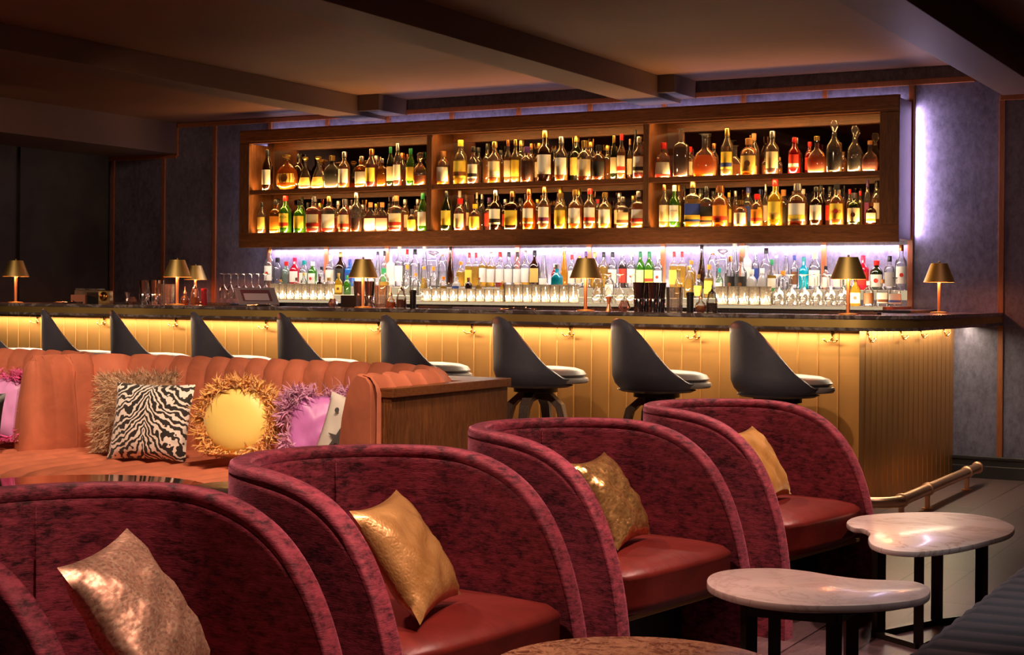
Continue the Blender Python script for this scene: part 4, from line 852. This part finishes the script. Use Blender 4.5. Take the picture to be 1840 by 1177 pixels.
def fluffy(label, loc, rot, w, h, t, cover, feather, n, L, round_=False, width=.006, seed=1, ring=(.72, 1.0), squish=1):
    r = empty('feather_cushion', label, 'cushion', loc, 0); r.rotation_euler = rot; rnd = random.Random(seed)
    if round_:
        rows = []
        for k in range(11):
            q = k/10; rows.append([(w/2*q*cos(a), -t/2*(1-q**3)**.5, h/2+h/2*q*sin(a)) for a in [2*pi*i/36 for i in range(36)]])
        mb = MB().grid(rows, False, True); rows = [[(x, -y, z) for x, y, z in rw] for rw in rows]; mb.grid(rows, False, True); mb = weld(mb)
    else: mb = weld(cushion_mb(w, h, t, seed=seed, wr=.004))
    mb.build('cover', cover, r, True, 80)
    fb = MB()
    for i in range(n):
        a = rnd.uniform(0, 2*pi); q = rnd.uniform(*ring); pw = 2 if round_ else 5
        ca, sa = cos(a), sin(a); x = w/2*q*math.copysign(abs(ca)**(2/pw), ca); z = h/2+h/2*q*math.copysign(abs(sa)**(2/pw), sa)
        y = rnd.uniform(-.5, .35)*t*.8
        dr = Vector((ca, 0, sa))*rnd.uniform(.3, 1.2)+Vector((rnd.uniform(-.7, .7), rnd.uniform(-1.1, .5), rnd.uniform(-.7, .7)))
        strand(fb, (x, y, max(.005, z)), dr, L*rnd.uniform(.4, 1.2), width*rnd.uniform(.5, 1.4), 2.2, rnd, 4)
    fb.moved(lambda v: (v.x, v.y, max(v.z, .004))); fb.build('feather_trim', feather, r, True); return r
lean = radians(-14)
def sofa_pt(px, py=820, z=SZ+.012): return at(px, py, z=z)
zp = at(262, 828, y=5.56)
cushion('cushion', 'black and white zebra print cushion on the coral sofa', .425, .375, .13, 'zebra', (zp.x, 5.56, SZ+.006), (lean, 0, radians(12)), pull=.05, seed=2, wr=.002)
fu = empty('fur_cushion', 'shaggy beige long-haired cushion behind the zebra cushion', 'cushion', (at(232, 820, y=5.72).x, 5.74, SZ+.006)); fu.rotation_euler = (lean, radians(-3), radians(14))
weld(cushion_mb(.43, .40, .12, seed=5)).build('cover', 'fur', fu, True, 80)
rnd = random.Random(3); fb = MB()
for i in range(5200):
    u, v = rnd.uniform(-1, 1), rnd.uniform(-1, 1); s_ = rnd.choice((1, 1, 1, -1)); e = (max(0, 1-abs(u)**2.6)*max(0, 1-abs(v)**2.6))**.55
    strand(fb, (u*.215, -s_*.06*e, v*.20+.20), (u*.8+rnd.uniform(-.5, .5), -s_*.6, v*.5-.35+rnd.uniform(-.5, .5) if v < .7 else .8), rnd.uniform(.03, .06), .0016, 1.0, rnd, 3)
fb.moved(lambda v: (v.x, v.y, max(v.z, .004))); fb.build('fur_pile', 'fur', fu, True)
fluffy('round pale yellow satin cushion fringed with amber feathers', (at(415, 830, y=5.56).x, 5.60, SZ+.045), (lean, 0, radians(18)), .36, .345, .17, 'yellow_satin', 'f_yellow', 4600, .065, True, .0032, 11, (.84, 1.08))
fluffy('orchid satin cushion with mauve feather border beside the sofa arm', (at(556, 800, y=5.62).x, 5.72, SZ+.02), (lean, 0, radians(40)), .34, .34, .15, 'pink_satin', 'f_mauve', 4200, .065, False, .003, 12, (.80, 1.06))
fluffy('bright pink satin cushion with hot pink feather border, left of sofa divider', (at(-14, 805, y=5.60).x, 5.62, SZ+.02), (lean, 0, radians(20)), .36, .36, .15, 'hotpink_satin', 'f_pink', 4200, .065, False, .003, 13, (.82, 1.04))
M['grey_print'] = plain('pale_grey_cotton', (.60, .55, .52), .8)
gp = empty('star_cushion', 'pale grey cushion with dark star and spots, tucked against the sofa arm', 'cushion', (-3.905, 5.47, SZ+.03)); gp.rotation_euler = (lean, radians(14), radians(20))
weld(cushion_mb(.26, .34, .10, seed=8, wr=.003)).build('cover', 'grey_print', gp, True, 80)
def star(cx, cz, R0, R1, n, y): return [(cx+(R0 if i % 2 == 0 else R1)*sin(pi*i/n), y, cz+(R0 if i % 2 == 0 else R1)*cos(pi*i/n)) for i in range(2*n)]
MB().add(star(-.03, .14, .05, .018, 5, -.0545), [tuple(range(10))]).build('star_print', plain('charcoal_print', (.06, .05, .055), .8), gp)
for dx, dz in ((-.01, .22), (.04, .20), (-.07, .26)): MB().add([(dx+.010*cos(a), -.0535, dz+.012*sin(a)) for a in [2*pi*i/10 for i in range(10)]], [tuple(range(10))]).build('spot_print', plain('charcoal_print', (.06, .05, .055), .8), gp)
bs = cushion('star_cushion', 'black cushion edge at the left border of photo before pink cushion', .30, .30, .10, 'black', (at(-36, 790, y=5.42).x, 5.36, SZ+.006), (lean, 0, radians(25)))

# ------------------------------------------------------------------ burgundy tub chairs
def make_tub():
    r = empty('tub_chair', '', 'armchair', (0, 0, 0), 0, 'burgundy tub chairs')
    W2, XF, HT, TH = .402, .386, .8055, .062
    qa = pi/2*W2; tot = qa+XF
    def plan(l):
        s = 1 if l >= 0 else -1; a = abs(l)
        if a < qa:
            th = a/W2; return Vector((-W2*cos(th)*1.025, s*W2*sin(th))), Vector((-cos(th), s*sin(th)))
        x = a-qa; k = (x/XF); return Vector((x, s*W2)), Vector((0, s*1)).normalized()
    L0 = .317; ls = []
    for i in range(14): ls.append(L0*i/14)
    for i in range(47): ls.append(L0+(tot-L0)*sin(pi/2*i/46))
    ls = [-l for l in ls[::-1] if l > 0]+ls
    extra = [.176, .18, .184]; ls = sorted(ls+extra)
    rows = []
    for l in ls:
        p, n = plan(l); t = max(0, (abs(l)-L0)/(tot-L0)); h = HT*(max(0, 1-t**3.98))**(1/2.42)
        gro = .006 if abs(l-.18) < .001 else 0
        sec = [(0, 0), (0, h*.3), (0, h*.6), (0, h*.85), (0, h-.046), (0, h-.034), (.0025, h-.0315), (0, h-.029), (.0, h-.015), (.0035, h-.005), (.014, h), (.048, h), (.0585, h-.005), (TH, h-.015), (TH, h-.029), (TH-.0025, h-.0315), (TH, h-.034), (TH, h-.046), (TH+gro, h*.8), (TH+gro, h*.6), (TH+gro, h*.3), (TH, 0)]
        rows.append([(p.x-n.x*d, p.y-n.y*d, max(0, z)) for d, z in sec])
    MB().grid(rows).build('shell', 'velvet', r, True, 55)
    ol = []
    for i in range(25):
        a = pi/2+pi*i/24; ol.append((.336*cos(a)*1.02, .334*sin(a)))
    ol += [(.10, -.334), (.22, -.333), (.31, -.325), (.345, -.30), (.362, -.20), (.368, 0), (.362, .20), (.345, .30), (.31, .325), (.22, .333), (.10, .334)]
    lay = [(.93, .275), (.985, .285), (1, .31), (1, .385), (1.008, .393), (.992, .402), (.95, .416), (.8, .430), (.5, .438), (.2, .440)]
    cx = .0
    rows = [[(cx+(x-cx)*s_, y*s_, z) for x, y in ol] for s_, z in lay]
    mb = MB().grid(rows, False, True); n0 = len(ol); mb.f.append(tuple(reversed(range(n0)))); e = (len(lay)-1)*n0; mb.f.append(tuple(e+i for i in range(n0))); mb.build('seat_cushion', 'leather', r, True, 60)
    MB().box(-.25, .16, -.30, .30, .0, .272).build('base', 'black', r)
    mb = MB().box(.0, .33, -.33, .33, -.008, .008, .002).moved(lambda v: (v.x, v.y, .262+v.z-(.30-v.x)*.22+.0)); mb.build('seat_frame', plain('dark_brass_plate', (.45, .30, .12), .35, .8), r)
    return r
tub0 = make_tub()
TUB = [((-2.127, 5.750), -8.9, 'burgundy crushed velvet tub chair farthest right, holding a plain mustard cushion'), ((-2.198, 4.509), -8.8, 'burgundy crushed velvet tub chair holding a gold sequin cushion'),
       ((-2.224, 3.340), -7.1, 'burgundy crushed velvet tub chair holding a gold snakeskin cushion'), ((-2.238, 2.298), 0, 'nearest burgundy tub chair at lower left, holding a rose gold sequin cushion')]
tubs = []
for i, ((x, y), a, lb) in enumerate(TUB):
    o = tub0 if i == 0 else copy_tree(tub0); o.location = (x, y, 0); o.rotation_euler = (0, 0, radians(a)); o['label'] = lb; tubs.append(o)
def in_chair(i, lx, ly, z):
    (x, y), a, _ = TUB[i]; c, s = cos(radians(a)), sin(radians(a)); return (x+lx*c-ly*s, y+lx*s+ly*c, z)
def chair_cushion(i, name, label, mat, lx, ly, w, h, yaw, leanb, tilt, **k):
    # cushion front faces local -Y of the mesh; turned to face the chair front
    o = weld(cushion_mb(w, h, .12, **k)).build(name, mat, None, True, 80); tag(o, label, 'cushion', 'scatter cushions in the tub chairs')
    o.matrix_world = Matrix.Translation(in_chair(i, lx, ly, .447+abs(tilt)*.0030)) @ Matrix.Rotation(radians(TUB[i][1]+90+yaw), 4, 'Z') @ Matrix.Rotation(radians(-leanb), 4, 'X') @ Matrix.Rotation(radians(tilt), 4, 'Y')
    return o
chair_cushion(0, 'cushion', 'plain mustard cushion in the farthest right tub chair', 'mustard', .16, -.03, .33, .31, 10, 32, -1, pull=.09, seed=21, wr=.004)
chair_cushion(1, 'cushion', 'crinkled gold sequin cushion in the third tub chair from left', 'gold_sequin', .18, -.02, .33, .31, 14, 32, -1, pull=.10, seed=22, wr=.007)
chair_cushion(2, 'cushion', 'glossy gold snakeskin cushion in the second tub chair from left', 'snake', .235, -.06, .34, .32, 20, 34, -2, pull=.10, seed=23, wr=.004)
chair_cushion(3, 'cushion', 'rose gold sequin cushion in the nearest tub chair at lower left', 'rose_sequin', .20, .05, .38, .33, 22, 34, -3, pull=.08, seed=24, wr=.006)

# ------------------------------------------------------------------ tables
def smooth_loop(P, k=5):
    n = len(P); out = []
    for i in range(n):
        p0, p1, p2, p3 = [Vector(P[(i+j-1) % n][:2]) for j in range(4)]
        for t in [q/k for q in range(k)]:
            out.append(.5*((2*p1)+(-p0+p2)*t+(2*p0-5*p1+4*p2-p3)*t*t+(-p0+3*p1-3*p2+p3)*t*t*t))
    A = sum(out[i-1].x*out[i].y-out[i].x*out[i-1].y for i in range(len(out)))
    return out if A > 0 else out[::-1]
def leg_bar(mb, a, b, w, z0, z1, t=.022):
    a, b = Vector(a[:2]), Vector(b[:2]); d = (b-a).normalized(); s = Vector((-d.y, d.x))*t/2
    vs = [(p.x, p.y, z) for z in (z0, z1) for p in (a-s, b-s, b+s, a+s)]; mb.add(vs, [(3, 2, 1, 0), (4, 5, 6, 7), (0, 1, 5, 4), (1, 2, 6, 5), (2, 3, 7, 6), (3, 0, 4, 7)])
def kidney(label, outline, z, th, topmat, legs, pairs, base_pairs, und=.85):
    pts = smooth_loop([at(px, py, z=z) for px, py in outline]); c = sum(pts, Vector((0, 0)))/len(pts)
    r = empty('kidney_table', label, 'side table', (c.x, c.y, 0), 0, 'kidney shaped tables')
    rel(r, MB().prism([p[:] for p in pts], z-th, z, .004)).build('table_top', topmat, r, True, 40)
    rel(r, MB().prism([(c+(p-c)*und)[:] for p in pts], z-th-.012, z-th-.0005)).build('underframe', 'black_metal', r)
    zt = z-th-.013
    for (a, b) in legs:
        p = Vector((a, b)); d = (c-p).normalized(); q = p+d*.036; mb = MB(); leg_bar(mb, p, q, 0, 0, zt, .034); rel(r, mb).build('leg', 'black_metal', r)
    mb = MB()
    for i, j in pairs: leg_bar(mb, legs[i], legs[j], 0, zt-.035, zt)
    if pairs: rel(r, mb).build('apron', 'black_metal', r)
    mb = MB()
    for i, j in base_pairs: leg_bar(mb, legs[i], legs[j], 0, 0, .02, .03)
    if base_pairs: rel(r, mb).build('floor_bar', 'black_metal', r)
    return r, c
def P2(px, py, z): p = at(px, py, z=z); return (p.x, p.y)
kidney('lower left kidney side table with plain pale taupe stone top', [(1270, 1045), (1276, 1033), (1300, 1025), (1345, 1021), (1400, 1021), (1450, 1026), (1500, 1034), (1550, 1040), (1600, 1042), (1645, 1045), (1668, 1054), (1670, 1066), (1650, 1076), (1600, 1083), (1540, 1087), (1480, 1088), (1420, 1086), (1360, 1079), (1310, 1068), (1280, 1056)],
       .40, .022, 'pale_stone', [P2(1336, 1080, .37), P2(1381, 1068, .37), P2(1541, 1072, .37), P2(1503, 1094, .37)], [(0, 3), (3, 2), (2, 1), (1, 0)], [(0, 3), (1, 2)])
kidney('larger kidney side table with white veined marble top at right', [(1521, 938), (1535, 929), (1570, 924), (1620, 921), (1680, 920), (1740, 923), (1790, 931), (1818, 942), (1823, 950), (1812, 960), (1780, 970), (1735, 981), (1690, 988), (1640, 991), (1595, 987), (1567, 978), (1560, 967), (1563, 958), (1552, 950), (1532, 947)],
       .38, .02, 'white_marble', [P2(1571, 1143, 0), P2(1650, 1166, 0), P2(1768, 1110, 0), P2(1686, 1120, 0)], [], [(0, 1), (1, 2), (2, 3), (3, 0)])
# brown round table
def round_table(label, c, R_, z, th, mat, name='round_table'):
    r = empty(name, label, 'table', (c[0], c[1], 0))
    MB().lathe([(R_-.006, z-th), (R_, z-th+.004), (R_, z-.004), (R_-.005, z)], 72).build('table_top', mat, r, True, 40)
    MB().lathe([(.20, 0), (.20, .012), (.03, .018), (.026, .06), (.026, z-th-.014), (.14, z-th-.012), (.14, z-th-.0005)], 32).build('pedestal', 'black_metal', r, True, 40)
    return r
fe = at(1150, 1143, z=.40); d = Vector((fe.x, fe.y)).normalized(); round_table('round table with brown veined marble top at the bottom edge of photo', (fe.x-d.x*.345, fe.y-d.y*.345), .345, .40, .025, 'brown_marble')
fe = at(110, 852, z=.46); d = Vector((fe.x, fe.y)).normalized(); round_table('round bronze mirror topped table before the coral sofa', (fe.x-d.x*.55+.04, fe.y-d.y*.55), .55, .46, .02, 'table_mirror')
fe = at(432, 873, z=.47); d = Vector((fe.x, fe.y)).normalized(); round_table('small pale stone table mostly hidden behind the second tub chair', (fe.x-d.x*.2, fe.y-d.y*.2), .20, .49, .02, 'pale_stone')

# ------------------------------------------------------------------ navy bench
bn = empty('bench', 'charcoal blue channel-tufted bench at the lower right corner', 'bench', (-.5, 4.2, 0))
rows = []; Y0, Y1 = 2.6, 5.3; sub = 8; n = int((Y1-Y0)/.115)*sub
prof = [(-.92, .08), (-.945, .20), (-.95, .32), (-.945, .37), (-.925, .40), (-.89, .416), (-.6, .42), (-.3, .42), (0, .418)]
for i in range(n+1):
    y = Y0+(Y1-Y0)*i/n; sc = abs(sin(pi*i/sub))**.5; d = (1-sc)*.013
    rows.append([(x+d*(x < -.90), y, z-d*(z > .38)) for x, z in prof])
rel(bn, MB().grid(rows)).build('seat', 'navy_fabric', bn, True, 70)
rel(bn, MB().box(-.78, .0, Y0+.02, Y1-.02, .0, .36, .01)).build('base', 'black', bn)

# ------------------------------------------------------------------ lamps of the room and added fill spots
WRM = (1, .70, .46); PINK = (1, .60, .48)
area('bar_led_front', ((-9.6+PX)/2, PF-.10, ZB-.006), abs(-9.6-PX), .02, (1, .82, .54), 78, (radians(-8), 0, 0))
area('bar_led_end', (PX+.10, (PF+WY)/2, ZB-.006), .02, WY-PF-.05, (1, .82, .54), 13, (0, radians(8), 0))
led2 = emit('under_bar_led', (1, .74, .42), 6)
def down(x, y, tx, ty, tz, col, pw, ang=46): spot('room_and_fill_spot', (x, y, 2.6), (tx, ty, tz), col, pw, ang, .8, .05)  # serves both the room's ceiling spots and the added fill
down(-3.9, 4.7, -5.1, 5.6, .5, WRM, 210, 60); down(-5.2, 4.6, -6.3, 5.6, .5, WRM, 200, 60); down(-3.0, 4.6, -4.2, 5.6, .5, WRM, 160, 50); down(-6.6, 4.5, -7.3, 5.8, .6, WRM, 120, 60)  # sofa spots, some added from the side to bring out the channels
for y in (5.9, 4.7, 3.6, 2.5): down(-1.0, y+.1, -2.15, y, .5, PINK, 170, 55)
for y in (5.5, 4.3, 3.1): down(-3.4, y, -2.4, y+.1, .7, PINK, 130, 55)
down(-2.4, 6.9, -2.3, 6.1, .7, PINK, 90, 60)
down(-1.0, 5.6, -1.15, 4.7, .3, (1, .84, .76), 50, 44); down(-1.5, 7.9, -1.6, 8.9, 0, (1, .70, .66), 30, 60); down(-1.2, 3.6, -1.25, 4.0, .4, (1, .8, .7), 24, 40)
down(-.2, 4.2, -.8, 4.6, .4, (.95, .9, 1), 40, 50)
for x in (-8.3, -6.9, -5.5, -4.1, -2.9): down(x+.6, 5.2, x, 8.3, 1.02, WRM, 230, 32)  # fill spots added to brighten the bar and its lamps
for x in (-7.6, -5.6, -3.6): down(x+.8, 6.6, x, 10.4, 2.0, (1, .60, .34), 22, 50)  # weak fill spots added for the shelf frame
down(-2.2, 5.4, -3.5, 5.9, .5, WRM, 110, 40); down(-2.8, 3.4, -3.65, 5.3, .6, WRM, 130, 34); down(-8.8, 7.4, -9.9, 10.5, 1.6, WRM, 26, 70); down(-1.2, 7.8, -2.1, 10.7, 1.2, (1, .55, .55), 22, 60)  # includes spots added to brighten cabinet, sofa arm and left wall corner
W = bpy.data.worlds.new('room_ambient'); S.world = W; W.use_nodes = True
bg = W.node_tree.nodes['Background']; bg.inputs[0].default_value = (1, .55, .38, 1); bg.inputs[1].default_value = .055
S.view_settings.view_transform = 'Standard'; S.view_settings.look = 'None'; S.view_settings.gamma = 1; S.view_settings.exposure = 0.0
S.cycles.caustics_reflective = False; S.cycles.transparent_max_bounces = 32; S.cycles.max_bounces = 10; S.cycles.sample_clamp_indirect = 4
